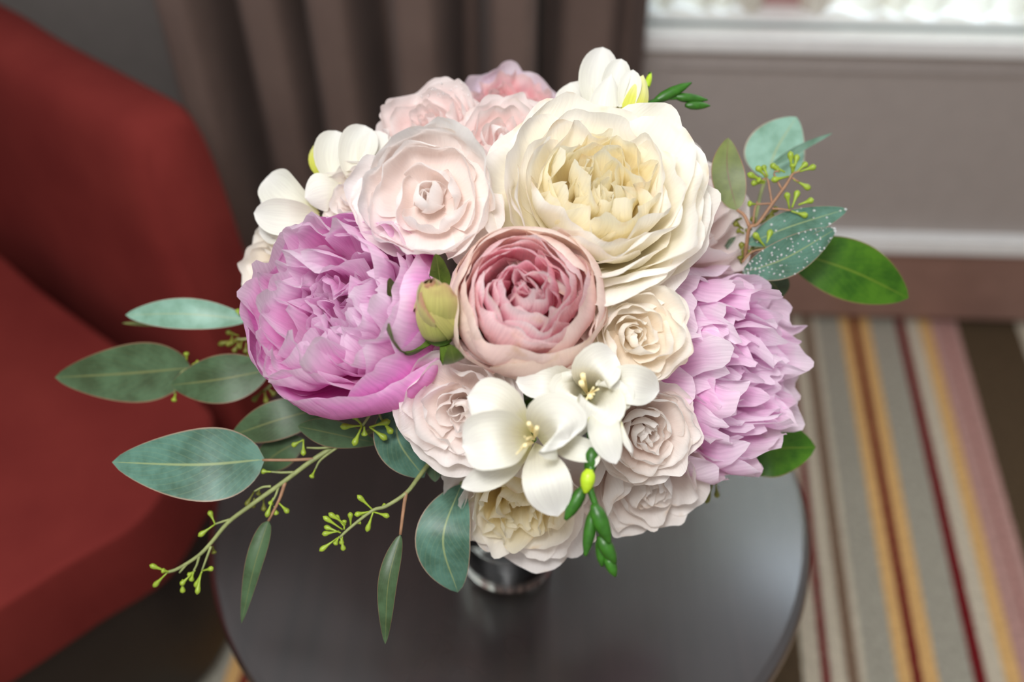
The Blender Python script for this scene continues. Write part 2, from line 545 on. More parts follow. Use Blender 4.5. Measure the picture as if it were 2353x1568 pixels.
M['sheer'] = fabric_mat('white_sheer', rgb(232, 226, 212), rgb(243, 238, 226), 500, trans=0.55)
M['chair'] = fabric_mat('brick_red_fabric', rgb(112, 38, 35), rgb(124, 46, 41), 800, sheen=0.0)
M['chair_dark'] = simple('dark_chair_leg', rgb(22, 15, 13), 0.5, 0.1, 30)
M['glass'] = glass_mat('clear_glass')
M['water'] = glass_mat('clear_water', (0.97, 1, 0.97, 1), 1.33)
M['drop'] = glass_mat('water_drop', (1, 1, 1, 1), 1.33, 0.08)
M['drop'].node_tree.nodes['Principled BSDF'].inputs['Transmission Weight'].default_value = 0.6  # leaves some diffuse white in the drops to imitate their sparkle
M['pane'] = glass_mat('window_glass', (0.96, 1, 0.99, 1), 1.02)

# ------------------------------------------------------------------ the setting
bm = bmesh.new()
bmesh.ops.create_grid(bm, x_segments=1, y_segments=1, size=1.0)
bmesh.ops.scale(bm, vec=(4.2, 3.4, 1), verts=bm.verts)
bmesh.ops.translate(bm, vec=(0, 0.2, 0), verts=bm.verts)
struct(bm_obj('floor', bm, M['carpet']), 'brown carpet with bands of red, yellow, grey and mauve stripes')

# the back wall stands just behind the carpet's end, turned very slightly
YAW = R_(-1.5)
WORG = onz(1900, 737, 0)
WX = Vector((math.cos(YAW), math.sin(YAW), 0))
WY = Vector((-math.sin(YAW), math.cos(YAW), 0))
WROT = Matrix.Rotation(YAW, 4, 'Z')
def wp(x, y, z):
    return WORG + WX * x + WY * y + Vector((0, 0, z))
def wpx(px, py, y=0.0):                 # a pixel on the plane y behind the wall face: (x along wall, z)
    r = ray(px, py)
    o = WORG + WY * y
    t = (o - CAM).dot(WY) / r.dot(WY)
    p = CAM + r * t - o
    return p.dot(WX), p.z
def wbox(name, x0, x1, y0, y1, z0, z1, mat, parent=None, bevel=0.0):
    return box(name, wp((x0 + x1) / 2, (y0 + y1) / 2, (z0 + z1) / 2), (x1 - x0, y1 - y0, z1 - z0), mat, parent, bevel, WROT)
XL = wpx(1478, 100)[0]                  # left edge of the window bay
z_sill = wpx(2000, 92, -0.012)[1]
z_sillb = wpx(2000, 131, -0.012)[1]
z_strip_t = wpx(2000, 531)[1]
z_strip_b = wpx(2000, 566)[1]
wall = empty('wall_back', wp(0, 0, 0))
struct(wall, 'taupe wall with a panelled window bay')
wbox('wall_panel', -4.5, XL, 0.0, 0.12, 0, 2.4, M['wall'], wall)
wbox('wall_panel', XL, 1.6, 0.0, 0.12, z_strip_b, z_sillb, M['panel'], wall)
wbox('panel_edge', XL + 0.002, XL + 0.045, -0.004, 0.01, z_strip_t, z_sillb, M['panel'], wall, 0.002)
wbox('panel_bead', XL, 1.6, -0.006, 0.01, z_sillb - 0.03, z_sillb - 0.022, M['panel'], wall, 0.002)
bb = wbox('baseboard_back', XL, 1.6, -0.006, 0.10, 0.018, z_strip_b, M['plinth'], None, 0.003)
struct(bb, 'brown plinth board below the window panel')
struct(wbox('trim_1', XL, 1.6, -0.02, 0.03, z_strip_b, z_strip_t, M['white'], None, 0.004), 'pale grey strip capping the brown plinth')
struct(wbox('plinth_shade_strip', XL, 1.6, 0.03, 0.12, 0.0, 0.02, M['gap'], None), 'dark strip standing in for shade under the plinth')  # solid dark strip painted as the shade below the plinth
win = empty('window_1', wp(XL, 0.05, z_sill))
struct(win, 'window with white sill and sheer curtain')
wbox('window_sill', XL, 1.6, -0.012, 0.022, z_sillb, z_sill, M['white'], win, 0.005)
wbox('window_frame', XL, 1.6, 0.022, 0.045, z_sillb, z_sill - 0.006, M['alu'], win, 0.002)
wbox('window_frame', XL, 1.6, 0.045, 0.16, z_sillb, z_sill - 0.002, M['white'], win, 0.003)
wbox('window_frame', XL - 0.02, XL + 0.03, 0.12, 0.16, z_sill, 2.2, M['alu'], win, 0.003)
xm, _ = wpx(1800, 30, 0.10)
wbox('window_mullion', xm - 0.06, xm + 0.06, 0.09, 0.12, z_sill - 0.003, 2.2, M['mauve'], win, 0.003)
wbox('window_pane', XL, 1.6, 0.20, 0.205, z_sill, 2.2, M['pane'], win)
# sheer curtain in two lengths, parted at the mullion
def drape(name, x0, x1, y0, z0, z1, period, amp, mat, seed, lean=0.0, sharp=0.35, hem=0.0):
    rs = random.Random(seed)
    nx = max(24, int((x1 - x0) / period * 26))
    nz = 14
    verts, uvs = [], []
    ks, x = [x0], x0
    while x < x1:
        x += period * rs.uniform(0.72, 1.28)
        ks.append(x)
    def phase(x):
        for i in range(len(ks) - 1):
            if x <= ks[i + 1]:
                return i + (x - ks[i]) / (ks[i + 1] - ks[i]), i
        return len(ks) - 1.0, len(ks) - 1
    am = [rs.uniform(0.7, 1.25) for _ in range(len(ks) + 1)]
    for j in range(nz + 1):
        v = j / nz
        for i in range(nx + 1):
            x = x0 + (x1 - x0) * i / nx
            p, k = phase(x)
            q = p % 1.0
            c = 1 - math.exp(-(min(q, 1 - q) / sharp) ** 2)
            y = y0 - amp * am[k] * (c - 0.5) + 0.006 * math.sin(5 * v + k)
            dx = lean * (1 - v) * (x1 - x) + 0.012 * math.sin(2.2 * v + k * 1.7) * (1 - v)
            verts.append(wp(x + dx, y, z0 + (z1 - z0) * v))
            uvs.append((i / nx, v))
    return mesh_obj(name, verts, grid_faces(nx, nz), mat, None, uvs)
s1 = drape('sheer_curtain', XL + 0.01, wpx(1768, 30, 0.07)[0], 0.07, z_sill + 0.001, 2.1, 0.05, 0.03, M['sheer'], 3)
tag(s1, 'white sheer curtain hanging between the taupe drape and mauve mullion', 'curtain', 'sheer curtains at the window')
s2 = drape('sheer_curtain', wpx(1838, 30, 0.07)[0], 1.5, 0.07, z_sill + 0.001, 2.1, 0.06, 0.03, M['sheer'], 8)
tag(s2, 'long white sheer curtain on the open side of mauve mullion', 'curtain', 'sheer curtains at the window')
xc0 = wpx(345, 10, -0.12)[0]
xc1 = wpx(1222, 10, -0.12)[0]
xc2 = wpx(1474, 10, -0.06)[0]
c1 = drape('drape_curtain', xc0, xc1, -0.12, 0.015, 2.2, 0.092, 0.13, M['curtain'], 5, 0.0, 0.17)
tag(c1, 'heavy taupe drape in deep pleats behind the bouquet', 'curtain', 'taupe drapes')
c2 = drape('drape_curtain', xc1 + 0.012, xc2, -0.07, 0.015, 2.2, 0.12, 0.07, M['curtain'], 9, 0.0, 0.15)
tag(c2, 'narrow taupe drape with shallow folds beside the white window sill', 'curtain', 'taupe drapes')

# ------------------------------------------------------------------ round side table
TC = onz(1172, 1225, TABLE_Z)
tcx, tcy, TR = 0.0, 0.515, 0.275
tab = empty('side_table', (tcx, tcy, 0))
tag(tab, 'round dark espresso wood side table under the glass vase', 'table')
tr = 0.012
prof = [(0.002, TABLE_Z - 0.03), (TR - tr, TABLE_Z - 0.03)]
for k in range(9):
    a = -PI / 2 + PI * k / 8
    prof.append((TR - tr + tr * math.cos(a), TABLE_Z - 0.015 + 0.015 * math.sin(a)))
prof += [(TR * 0.6, TABLE_Z), (0.002, TABLE_Z)]
lathe('table_top', prof, M['table'], tab, 128, Matrix.Translation((tcx, tcy, 0)))
lathe('pedestal', [(0.035, 0.03), (0.035, 0.4), (0.05, 0.48), (0.09, 0.52)], M['table'], tab, 48, Matrix.Translation((tcx, tcy, 0)))
lathe('foot', [(0.002, 0.0), (0.19, 0.0), (0.195, 0.012), (0.18, 0.024), (0.05, 0.034), (0.002, 0.036)], M['table'], tab, 64, Matrix.Translation((tcx, tcy, 0)))

# ------------------------------------------------------------------ red armchair
def slab(name, poly, z0, z1, bevel, mat, parent, seg=6, sub=0):
    bm = bmesh.new()
    vs = [bm.verts.new((x, y, z0)) for x, y in poly]
    f = bm.faces.new(vs)
    r = bmesh.ops.extrude_face_region(bm, geom=[f])
    top = [g for g in r['geom'] if isinstance(g, bmesh.types.BMVert)]
    bmesh.ops.translate(bm, vec=(0, 0, z1 - z0), verts=top)
    bmesh.ops.recalc_face_normals(bm, faces=bm.faces)
    bmesh.ops.bevel(bm, geom=list(bm.edges), offset=bevel, segments=seg, profile=0.5, affect='EDGES', clamp_overlap=True)
    return bm_obj(name, bm, mat, parent, True)
ch = empty('armchair', (-0.75, 0.75, 0))
tag(ch, 'brick red upholstered armchair beside the round table', 'armchair')
def smooth_poly(pts, n=4):
    P = [Vector((x, y, 0)) for x, y in pts]
    k = len(P)
    out = []
    for i in range(k):
        a, b, c, d = P[i - 1], P[i], P[(i + 1) % k], P[(i + 2) % k]
        for q in range(n):
            t = q / n
            v = 0.5 * ((2 * b) + (c - a) * t + (2 * a - 5 * b + 4 * c - d) * t * t + (3 * b - a - 3 * c + d) * t ** 3)
            out.append((v.x, v.y))
    return out
seat_poly = [(-0.35, 0.715), (-0.365, 0.65), (-0.39, 0.565), (-0.45, 0.51), (-0.53, 0.435), (-0.70, 0.29), (-0.95, 0.33), (-1.12, 0.62), (-1.08, 0.93), (-0.92, 1.06), (-0.76, 1.03), (-0.615, 0.915), (-0.475, 0.808)]
slab('seat', smooth_poly(seat_poly), 0.30, 0.425, 0.05, M['chair'], ch)
def wrap_back(name, path, z0, z1, thick, lean, setback, mat, parent):
    P = smooth_path([Vector((x, y, 0)) for x, y in path], 40)
    verts, nsec = [], 28
    for k, p in enumerate(P):
        d = (P[min(k + 1, 40)] - P[max(k - 1, 0)]).normalized()
        o = Vector((-d.y, d.x, 0)) * -1.0
        endf = min(1.0, (k + 0.3) / 2.0, (40.3 - k) / 2.0)
        e = math.sqrt(max(0.0, 1 - (1 - endf) ** 2))
        for q in range(nsec):
            a = 2 * PI * q / nsec
            ca, sa = math.cos(a), math.sin(a)
            sx = math.copysign(abs(ca) ** 0.5, ca) * 0.5 * (0.55 + 0.45 * e)
            sz = math.copysign(abs(sa) ** 0.32, sa) * 0.5
            h = sz + 0.5
            hz = z0 + (z1 - z0) * (0.5 + sz * (0.94 + 0.06 * e))
            pos = p + o * (thick * (0.5 + sx) + lean * h) + d * (setback * h * max(0.0, 1 - k / 14.0))
            verts.append(Vector((pos.x, pos.y, hz)))
    faces = grid_faces(nsec, 40, True)
    faces.append(tuple(range(nsec))[::-1])
    faces.append(tuple(40 * nsec + i for i in range(nsec)))
    return mesh_obj(name, verts, faces, mat, parent)
wrap_back('backrest', [(-0.335, 0.737), (-0.46, 0.832), (-0.60, 0.94), (-0.74, 1.05), (-0.95, 1.12), (-1.15, 1.0), (-1.22, 0.75), (-1.16, 0.5)], 0.12, 0.725, 0.105, 0.03, 0.10, M['chair'], ch)
slab('seat_base', [(-0.78 + (x + 0.78) * 0.95, 0.72 + (y - 0.72) * 0.95) for x, y in smooth_poly(seat_poly)], 0.03, 0.305, 0.01, M['chair_dark'], ch, 2)  # dark base; its black colour also stands in for shade under the chair
for lx, ly in ((-0.50, 0.62), (-0.72, 0.42), (-0.62, 0.86), (-1.02, 0.82)):
    lathe('foot', [(0.02, 0.0), (0.024, 0.032)], M['chair_dark'], ch, 16, Matrix.Translation((lx, ly, 0)))

# ------------------------------------------------------------------ vase with water
VB = onz(1170, 1272, TABLE_Z)
VB.z = TABLE_Z
VR, VH = 0.042, 0.150
vase = empty('glass_vase', VB)
tag(vase, 'clear glass cylinder vase with thick base holding the bouquet', 'vase')
TV = Matrix.Translation(VB)
lathe('glass_body', [(0.001, 0.0004), (VR - 0.004, 0.0004), (VR - 0.001, 0.002), (VR, 0.006), (VR + 0.003, VH - 0.002), (VR + 0.002, VH), (VR + 0.0005, VH - 0.002),
       (VR - 0.003, 0.02), (VR - 0.006, 0.0135), (VR - 0.014, 0.0115), (0.001, 0.011)], M['glass'], vase, 72, TV)
wt = lathe('water', [(0.001, 0.0116), (VR - 0.0145, 0.0121), (VR - 0.0065, 0.0140), (VR - 0.0034, 0.0205), (VR - 0.0012, 0.095), (0.001, 0.095)], M['water'], None, 72, TV)
tag(wt, 'clear water standing in the glass vase', 'water')
wt['kind'] = 'stuff'

# ------------------------------------------------------------------ petals
def bez(P, t):
    s = 1 - t
    r = s ** 3 * P[0][0] + 3 * s * s * t * P[1][0] + 3 * s * t * t * P[2][0] + t ** 3 * P[3][0]
    z = s ** 3 * P[0][1] + 3 * s * s * t * P[1][1] + 3 * s * t * t * P[2][1] + t ** 3 * P[3][1]
    dr = 3 * (s * s * (P[1][0] - P[0][0]) + 2 * s * t * (P[2][0] - P[1][0]) + t * t * (P[3][0] - P[2][0]))
    dz = 3 * (s * s * (P[1][1] - P[0][1]) + 2 * s * t * (P[2][1] - P[1][1]) + t * t * (P[3][1] - P[2][1]))
    return r, z, dr, dz
def petal(parent, mat, th, P, W, S, F, cf=1.0, rnd=0.22, rf=0.04, fk=2.0, nt=0.03, curl=0.0, wob=0.0, twist=0.0, seed=0, nu=14, nv=12, name='petal', skew=0.0, warp=0.10):
    """One petal of a flower of radius S; F = flower matrix (z faces out)."""
    rs = random.Random(seed)
    ph = [rs.uniform(0, 2 * PI) for _ in range(8)]
    fk = fk * rs.uniform(0.55, 1.25)
    rf = rf * rs.uniform(0.5, 1.35)
    rnd = rnd * rs.uniform(0.7, 1.3)
    lop = rs.uniform(-0.08, 0.08)
    off = F.translation * 90
    off2 = Vector((ph[7] * 3, ph[6] * 5, ph[5] * 2))
    verts, uvs = [], []
    for j in range(nv + 1):
        v = j / nv
        for i in range(nu + 1):
            u = -1 + 2 * i / nu
            vm = 1 - rnd * abs(u) ** 2.4 + lop * u + nt * (0.7 * math.sin(2.3 * u * fk + ph[0]) + 0.3 * math.sin(5.3 * u * fk + ph[1]))
            t = v * vm
            r, z, dr, dz = bez(P, min(t, 1.08))
            w = W * math.sin(PI * (0.10 + 0.62 * t))
            rc = max(0.10, abs(r) * cf + 0.03)
            a = max(-2.5, min(2.5, u * w / rc))
            nl = math.hypot(dr, dz) or 1
            nr, nz = dz / nl, -dr / nl
            d = rf * t * t * (0.75 * math.sin(fk * 1.9 * u + ph[2]) + 0.25 * math.sin(fk * 4.3 * u + ph[3] + 2.5 * t))
            d += curl * max(0.0, (t - 0.7) / 0.3) ** 2 + wob * t * math.sin(1.7 * u + ph[4]) + skew * u * t
            d += 0.25 * rf * math.sin(9 * u * t + ph[5]) * math.sin(7 * t + ph[6])
            ca, sa = math.cos(a), math.sin(a)
            rr = r - rc + rc * ca + nr * d * ca
            tt = rc * sa + nr * d * sa
            zz = z + nz * d
            an = th + twist * t
            q = Vector((rr * math.cos(an) - tt * math.sin(an), rr * math.sin(an) + tt * math.cos(an), zz))
            q = q + noise.noise_vector(q * 2.1 + off) * (warp * t) + noise.noise_vector(q * 6.5 + off) * (warp * 0.28 * t) + noise.noise_vector(q * 4.0 + off2) * (warp * 0.35 * t * t)
            verts.append(F @ (q * S))
            uvs.append((u * 0.5 + 0.5, v))
    return mesh_obj(name, verts, grid_faces(nu, nv), mat, parent, uvs)

def frame(pos, n):
    """Flower frame: z along n, x towards picture right, y towards picture up."""
    z = (RIGHT * n[0] + UP * n[1] + BACK * n[2]).normalized()
    x = (RIGHT - z * RIGHT.dot(z)).normalized()
    y = z.cross(x)
    m = Matrix((x, y, z)).transposed().to_4x4()
    m.translation = pos
    return m
VTOP = VB + Vector((0, 0, VH))
stem_no = [0]
def stem_to_vase(parent, start, back, mat, r=0.0022, dest=None):
    """A stem from the flower's back, through the neck of the vase, into the water."""
    k = stem_no[0]
    stem_no[0] += 1
    a = k * 2.399
    q = 0.6 * math.sqrt(((k * 7) % 23) / 23.0)
    off = Vector((math.cos(a), math.sin(a), 0)) * (VR * q)
    neck = VTOP + off * 0.8
    foot = VB + Vector((-off.x, -off.y, 0)) * 0.95 + Vector((0, 0, 0.016))
    mid = start * 0.45 + (neck + Vector((0, 0, 0.035))) * 0.55 + back * 0.015
    tube('stem', [start, mid, neck, foot], [r, r], mat, parent, 7, 18)

def J(rs, x, j):
    return x + rs.uniform(-j, j)
def layer(parent, mat, S, F, rs, n, rt, zt, W, out=0.1, zb=-0.55, rb=0.07, k1=0.6, jr=0.05, jz=0.05, ja=0.25, off=None, az=None, z2=0.45, nu=18, nv=14, **kw):
    base = rs.uniform(0, 2 * PI) if off is None else R_(off)
    k = len(az) if az else n
    for i in range(k):
        th = R_(az[i]) if az else base + 2 * PI * (i + rs.uniform(-ja, ja)) / n
        r3, z3 = J(rs, rt, jr), J(rs, zt, jz)
        P = [(rb, zb), (rb + (r3 - rb) * k1, zb - 0.02), (r3 + out, z3 - (z3 - zb) * z2), (r3, z3)]
        kk = dict(kw)
        kk['twist'] = kw.get('twist', 0.0) + rs.uniform(-0.12, 0.12)
        petal(parent, mat, th, P, W * rs.uniform(0.88, 1.12), S, F, seed=rs.randint(0, 10 ** 6), nu=nu, nv=nv, **kk)
def calyx(parent, S, F, zb, mat=None, n=5, ln=0.5):
    """Green cup and sepals under the petals."""
    rs = random.Random(int(S * 1e6))
    sx = [(0.02, zb - 0.18), (0.07, zb - 0.16), (0.12, zb - 0.08), (0.08, zb - 0.02)]
    lathe('receptacle', [(r * S, z * S) for r, z in sx], M['stem'], parent, 14, F)
    for i in range(n):
        P = [(0.10, zb - 0.05), (0.10 + ln * 0.4, zb - 0.12), (0.1 + ln * 0.8, zb - 0.12), (0.1 + ln, zb - 0.2)]
        petal(parent, M['sepal'], 2 * PI * i / n + rs.uniform(-.2, .2), P, 0.10, S, F, cf=2.0, rnd=0.55, rf=0.02, seed=i, nu=6, nv=8, name='sepal', warp=0.02)

def flower(name, label, cat, px, py, rpx, n, layers, seed, group=None, zb=-0.55, sink=0.12, depth=None, cal=True, squash=None):
    d = dome(px, py) if depth is None else depth
    S = rpx * d / FPX
    pos = at(px, py, d + sink * S)
    F = frame(pos, n)
    if squash:
        F = F @ Matrix.Diagonal((squash[0], squash[1], squash[2], 1))
    e = empty(name, pos)
    tag(e, label, cat, group)
    rs = random.Random(seed)
    for li, L in enumerate(layers):
        L = dict(L)
        if li >= len(layers) - 2:
            L.setdefault('rb', 0.015)
        m = M[L.pop('m')]
        L.setdefault('zb', zb)
        layer(e, m, S, F, rs, L.pop('n', 1), L.pop('rt'), L.pop('zt'), L.pop('W'), **L)
    zax = F.col[2].xyz.normalized()
    if cal:
        calyx(e, S, F, zb)
    stem_to_vase(e, pos + zax * ((zb - 0.12) * S), -zax, M['stem'])
    return e, F, S

# ------------------------------------------------------------------ peonies
def peony_layers(g, c, ruffled=False):
    if ruffled:
        return [
        dict(m=g, n=6, rt=0.98, zt=0.10, W=0.62, out=0.16, rf=0.06, fk=2.0, nt=0.03, rnd=0.22, k1=0.9, jz=0.12, nu=18, nv=14),
        dict(m=g, n=8, rt=0.88, zt=0.34, W=0.50, out=0.14, rf=0.09, fk=2.4, nt=0.05, rnd=0.32, k1=0.9, jz=0.12),
        dict(m=c, n=11, rt=0.76, zt=0.46, W=0.48, out=0.12, rf=0.11, fk=2.8, nt=0.06, rnd=0.32, jr=0.09, jz=0.12, ja=0.45),
        dict(m=c, n=12, rt=0.62, zt=0.53, W=0.44, out=0.10, rf=0.12, fk=2.8, nt=0.07, rnd=0.32, jr=0.10, jz=0.14, ja=0.45),
        dict(m=c, n=11, rt=0.48, zt=0.55, W=0.42, out=0.09, rf=0.12, fk=2.8, nt=0.07, rnd=0.32, jr=0.10, jz=0.14, ja=0.45),
        dict(m=c, n=9, rt=0.34, zt=0.50, W=0.32, out=0.09, rf=0.12, fk=2.8, nt=0.07, rnd=0.32, jr=0.09, jz=0.12, ja=0.45),
        dict(m=c, n=7, rt=0.20, zt=0.44, W=0.28, out=0.08, rf=0.10, fk=2.8, nt=0.07, rnd=0.32, jr=0.07, jz=0.10, ja=0.4),
        dict(m=c, n=5, rt=0.08, zt=0.38, W=0.24, out=0.06, rf=0.09, fk=2.6, nt=0.07, rnd=0.32, jr=0.05, jz=0.08, ja=0.4)]
    return [
        dict(m=g, n=5, rt=0.86, zt=0.22, W=0.88, out=0.26, rf=0.035, fk=1.6, nt=0.02, rnd=0.22, k1=0.95, jz=0.10, nu=20, nv=16),
        dict(m=g, n=6, rt=0.80, zt=0.40, W=0.74, out=0.24, rf=0.045, fk=1.8, nt=0.03, rnd=0.22, k1=0.9, jz=0.10, nu=18, nv=14),
        dict(m=c, n=8, rt=0.74, zt=0.48, W=0.56, out=0.16, rf=0.09, fk=2.4, nt=0.05, rnd=0.2, jr=0.07, jz=0.10, ja=0.4),
        dict(m=c, n=9, rt=0.62, zt=0.52, W=0.48, out=0.14, rf=0.11, fk=2.6, nt=0.06, rnd=0.2, jr=0.10, jz=0.14, ja=0.45),
        dict(m=c, n=9, rt=0.48, zt=0.50, W=0.42, out=0.12, rf=0.12, fk=2.6, nt=0.07, rnd=0.2, jr=0.10, jz=0.16, ja=0.45, curl=-0.04),
        dict(m=c, n=8, rt=0.34, zt=0.42, W=0.38, out=0.12, rf=0.12, fk=2.8, nt=0.07, rnd=0.2, jr=0.10, jz=0.14, ja=0.45, curl=-0.04),
        dict(m=c, n=6, rt=0.20, zt=0.34, W=0.32, out=0.10, rf=0.10, fk=2.8, nt=0.07, rnd=0.2, jr=0.07, jz=0.10, ja=0.4),
        dict(m=c, n=5, rt=0.08, zt=0.26, W=0.26, out=0.08, rf=0.09, fk=2.6, nt=0.07, rnd=0.2, jr=0.05, jz=0.08, ja=0.4)]
flower('peony', 'large vivid pink peony cupped beside the green rosebud', 'flower', 790, 720, 250, (-0.30, 0.24, 1), peony_layers('peony_guard', 'peony'), 11, 'pink peonies', zb=-0.75)
flower('peony', 'ruffled pale pink peony turned outward above the fresh green leaf', 'flower', 1640, 855, 245, (0.62, -0.05, 0.78), peony_layers('peony_pale', 'peony', True), 24, 'pink peonies', zb=-0.75, depth=0.60)
flower('peony', 'lilac edged peony with coral pink heart at the back of the bouquet', 'flower', 1175, 262, 122, (0.05, 0.35, 0.9),
       [dict(m='lilac', n=8, rt=0.95, zt=0.25, W=0.62, out=0.12, rf=0.05, nt=0.04),
        dict(m='coral', n=9, rt=0.70, zt=0.30, W=0.42, out=0.08, rf=0.09, fk=3, nt=0.07),
        dict(m='coral', n=8, rt=0.45, zt=0.30, W=0.32, out=0.04, rf=0.09, fk=3, nt=0.07),
        dict(m='coral', n=6, rt=0.22, zt=0.28, W=0.24, out=0.02, rf=0.08, fk=3, nt=0.07)], 31, 'pink peonies', depth=0.665)

# ------------------------------------------------------------------ cream garden rose
flower('garden_rose', 'big open cream garden rose with yellow heart and drooping outer petals', 'flower', 1372, 440, 262, (0.04, 0.42, 0.9),
       [dict(m='cream', rt=1.04, zt=-0.22, W=0.80, out=-0.02, k1=0.55, az=[10, 70, 135, 195, 246, 292, 335], rf=0.05, fk=1.9, nt=0.03, curl=0.08, z2=0.22, jz=0.08, nu=22, nv=18),
        dict(m='cream', rt=0.95, zt=0.0, W=0.74, out=0.02, az=[30, 100, 165, 225, 272, 318], rf=0.06, fk=2.0, nt=0.035, curl=0.10, z2=0.28, jz=0.07, nu=20, nv=16),
        dict(m='cream', n=6, rt=0.82, zt=0.17, W=0.68, out=0.05, rf=0.06, fk=2.1, nt=0.04, curl=0.07, jz=0.06, nu=20),
        dict(m='cream', n=6, rt=0.69, zt=0.25, W=0.58, out=0.08, rf=0.06, fk=2.2, nt=0.04, curl=0.04, jz=0.05),
        dict(m='cream', n=7, rt=0.56, zt=0.28, W=0.46, out=0.10, rf=0.07, fk=2.4, nt=0.04, curl=0.02),
        dict(m='cream_core', n=8, rt=0.44, zt=0.27, W=0.40, out=0.13, rf=0.09, fk=2.8, nt=0.05),
        dict(m='cream_core', n=7, rt=0.33, zt=0.25, W=0.36, out=0.13, rf=0.09, fk=3.0, nt=0.05),
        dict(m='cream_core', n=6, rt=0.21, zt=0.22, W=0.32, out=0.12, rf=0.09, fk=3, nt=0.05),
        dict(m='cream_core', n=6, rt=0.13, zt=0.14, W=0.2, out=0.01, rf=0.07, fk=4, nt=0.05)], 43, 'cream roses')

# ------------------------------------------------------------------ cupped pink rose
flower('garden_rose', 'tightly cupped pink rose with pale blush outer petals at the bouquet centre', 'flower', 1208, 690, 190, (0.05, 0.20, 1),
       [dict(m='rose_guard', rt=0.90, zt=0.06, W=0.9, out=0.14, k1=1.1, az=[255, 315, 20, 190], rf=0.02, nt=0.015, fk=1.5, rnd=0.3, nu=18, nv=14),
        dict(m='rose_guard', n=5, warp=0.06, rt=0.80, zt=0.34, W=1.0, out=0.26, k1=1.25, rf=0.02, nt=0.015, fk=1.3, rnd=0.2, skew=0.02, nu=20, nv=16),
        dict(m='rose_guard', n=5, rt=0.73, zt=0.43, W=0.92, out=0.26, k1=1.2, rf=0.02, nt=0.015, fk=1.3, rnd=0.2, skew=0.03, nu=20, nv=16),
        dict(m='rose_mid', n=6, rt=0.65, zt=0.48, W=0.72, out=0.20, k1=1.1, rf=0.025, nt=0.02, fk=1.6, skew=0.05),
        dict(m='rose_mid', n=7, rt=0.56, zt=0.52, W=0.58, out=0.16, k1=1.0, rf=0.03, nt=0.02, fk=1.8, skew=0.06),
        dict(m='rose_core', n=7, rt=0.47, zt=0.54, W=0.52, out=0.23, k1=1.1, rf=0.05, fk=2.0, nt=0.03, skew=0.07, jz=0.05, jr=0.06),
        dict(m='rose_core', n=6, rt=0.34, zt=0.58, W=0.46, out=0.24, k1=1.1, rf=0.07, fk=2.2, nt=0.03, skew=0.08, jz=0.06, jr=0.07),
        dict(m='rose_core', n=6, rt=0.22, zt=0.58, W=0.42, out=0.22, k1=1.1, rf=0.08, fk=2.4, nt=0.04, skew=0.08, jz=0.06, jr=0.07),
        dict(m='rose_core', n=5, rt=0.11, zt=0.55, W=0.36, out=0.18, k1=1.1, rf=0.08, fk=2.4, nt=0.04, jz=0.05, jr=0.05),
        dict(m='rose_core', n=3, rt=0.04, zt=0.50, W=0.28, out=0.13, k1=1.1, rf=0.07, fk=2.4, nt=0.04)], 57, 'pink roses', zb=-0.7)

# ------------------------------------------------------------------ blush spray roses
def blush(m, m2=None, open_=0.0, inner=1.0):
    m2 = m2 or m
    return [dict(m=m, n=5, rt=1.06, zt=-0.06 - open_, W=0.84, out=0.05, k1=0.7, rf=0.06, fk=1.7, nt=0.025, curl=0.08, rnd=0.28, jz=0.07, nu=20, nv=16),
            dict(m=m, n=5, rt=0.92, zt=0.20, W=0.76, out=0.10, k1=0.8, rf=0.06, fk=1.8, nt=0.03, curl=0.08, rnd=0.28, jz=0.07, nu=20, nv=16),
            dict(m=m, n=5, rt=0.72, zt=0.33, W=0.64, out=0.12, k1=0.9, rf=0.07, fk=1.9, nt=0.03, rnd=0.28, jz=0.09, jr=0.08, curl=0.03),
            dict(m=m2, n=4, rt=0.52, zt=0.33, W=0.54, out=0.13, k1=1.0, rf=0.08, fk=2.0, nt=0.03, rnd=0.30, jz=0.10, jr=0.10, skew=0.08),
            dict(m=m2, n=4, rt=0.31, zt=0.28, W=0.44, out=0.13, k1=1.0, rf=0.09, fk=2.1, nt=0.04, rnd=0.30, jz=0.09, jr=0.08, skew=0.10),
            dict(m=m2, n=4, rt=0.12, zt=0.20, W=0.34, out=0.12, k1=1.0, rf=0.09, fk=2.2, nt=0.04, rnd=0.30, jr=0.05)]
G = 'blush spray roses'
flower('spray_rose', 'open blush rose with rounded loose centre beside the cream garden rose', 'flower', 985, 450, 158, (-0.02, 0.05, 1),
       [dict(m='blush', rt=1.15, zt=-0.05, W=0.72, out=0.05, k1=0.7, az=[178, 205, 330], rf=0.05, fk=1.6, nt=0.02, curl=0.05, nu=16),
        dict(m='blush', rt=0.84, zt=0.30, W=0.95, out=0.22, k1=1.1, az=[175, 110, 50, 350, 285, 235], rf=0.10, fk=1.8, nt=0.04, curl=0.12, jr=0.08, jz=0.08, nu=20, nv=16),
        dict(m='blush', rt=0.70, zt=0.26, W=0.7, out=0.16, k1=1.0, az=[80, 20, 140], rf=0.08, fk=1.8, nt=0.03, curl=0.03, jz=0.08, nu=16),
        dict(m='blush', rt=0.36, zt=0.14, W=0.46, out=0.26, k1=1.3, az=[185, 315, 255, 80, 20], rf=0.06, fk=1.6, nt=0.03, rnd=0.5, jr=0.08, jz=0.10, skew=0.08),
        dict(m='blush', rt=0.14, zt=0.14, W=0.4, out=0.24, k1=1.3, az=[120, 350, 230], rf=0.03, fk=1.6, nt=0.02),
        dict(m='blush', n=3, rt=0.05, zt=0.02, W=0.3, out=0.12, rf=0.03, fk=1.6, nt=0.02)], 61, G, depth=0.520)
flower('spray_rose', 'blush rose beaded with water beside the white freesia and coral hearted peony', 'flower', 985, 290, 118, (-0.2, 0.4, 0.85), blush('blush_pink'), 66, G, depth=0.62)
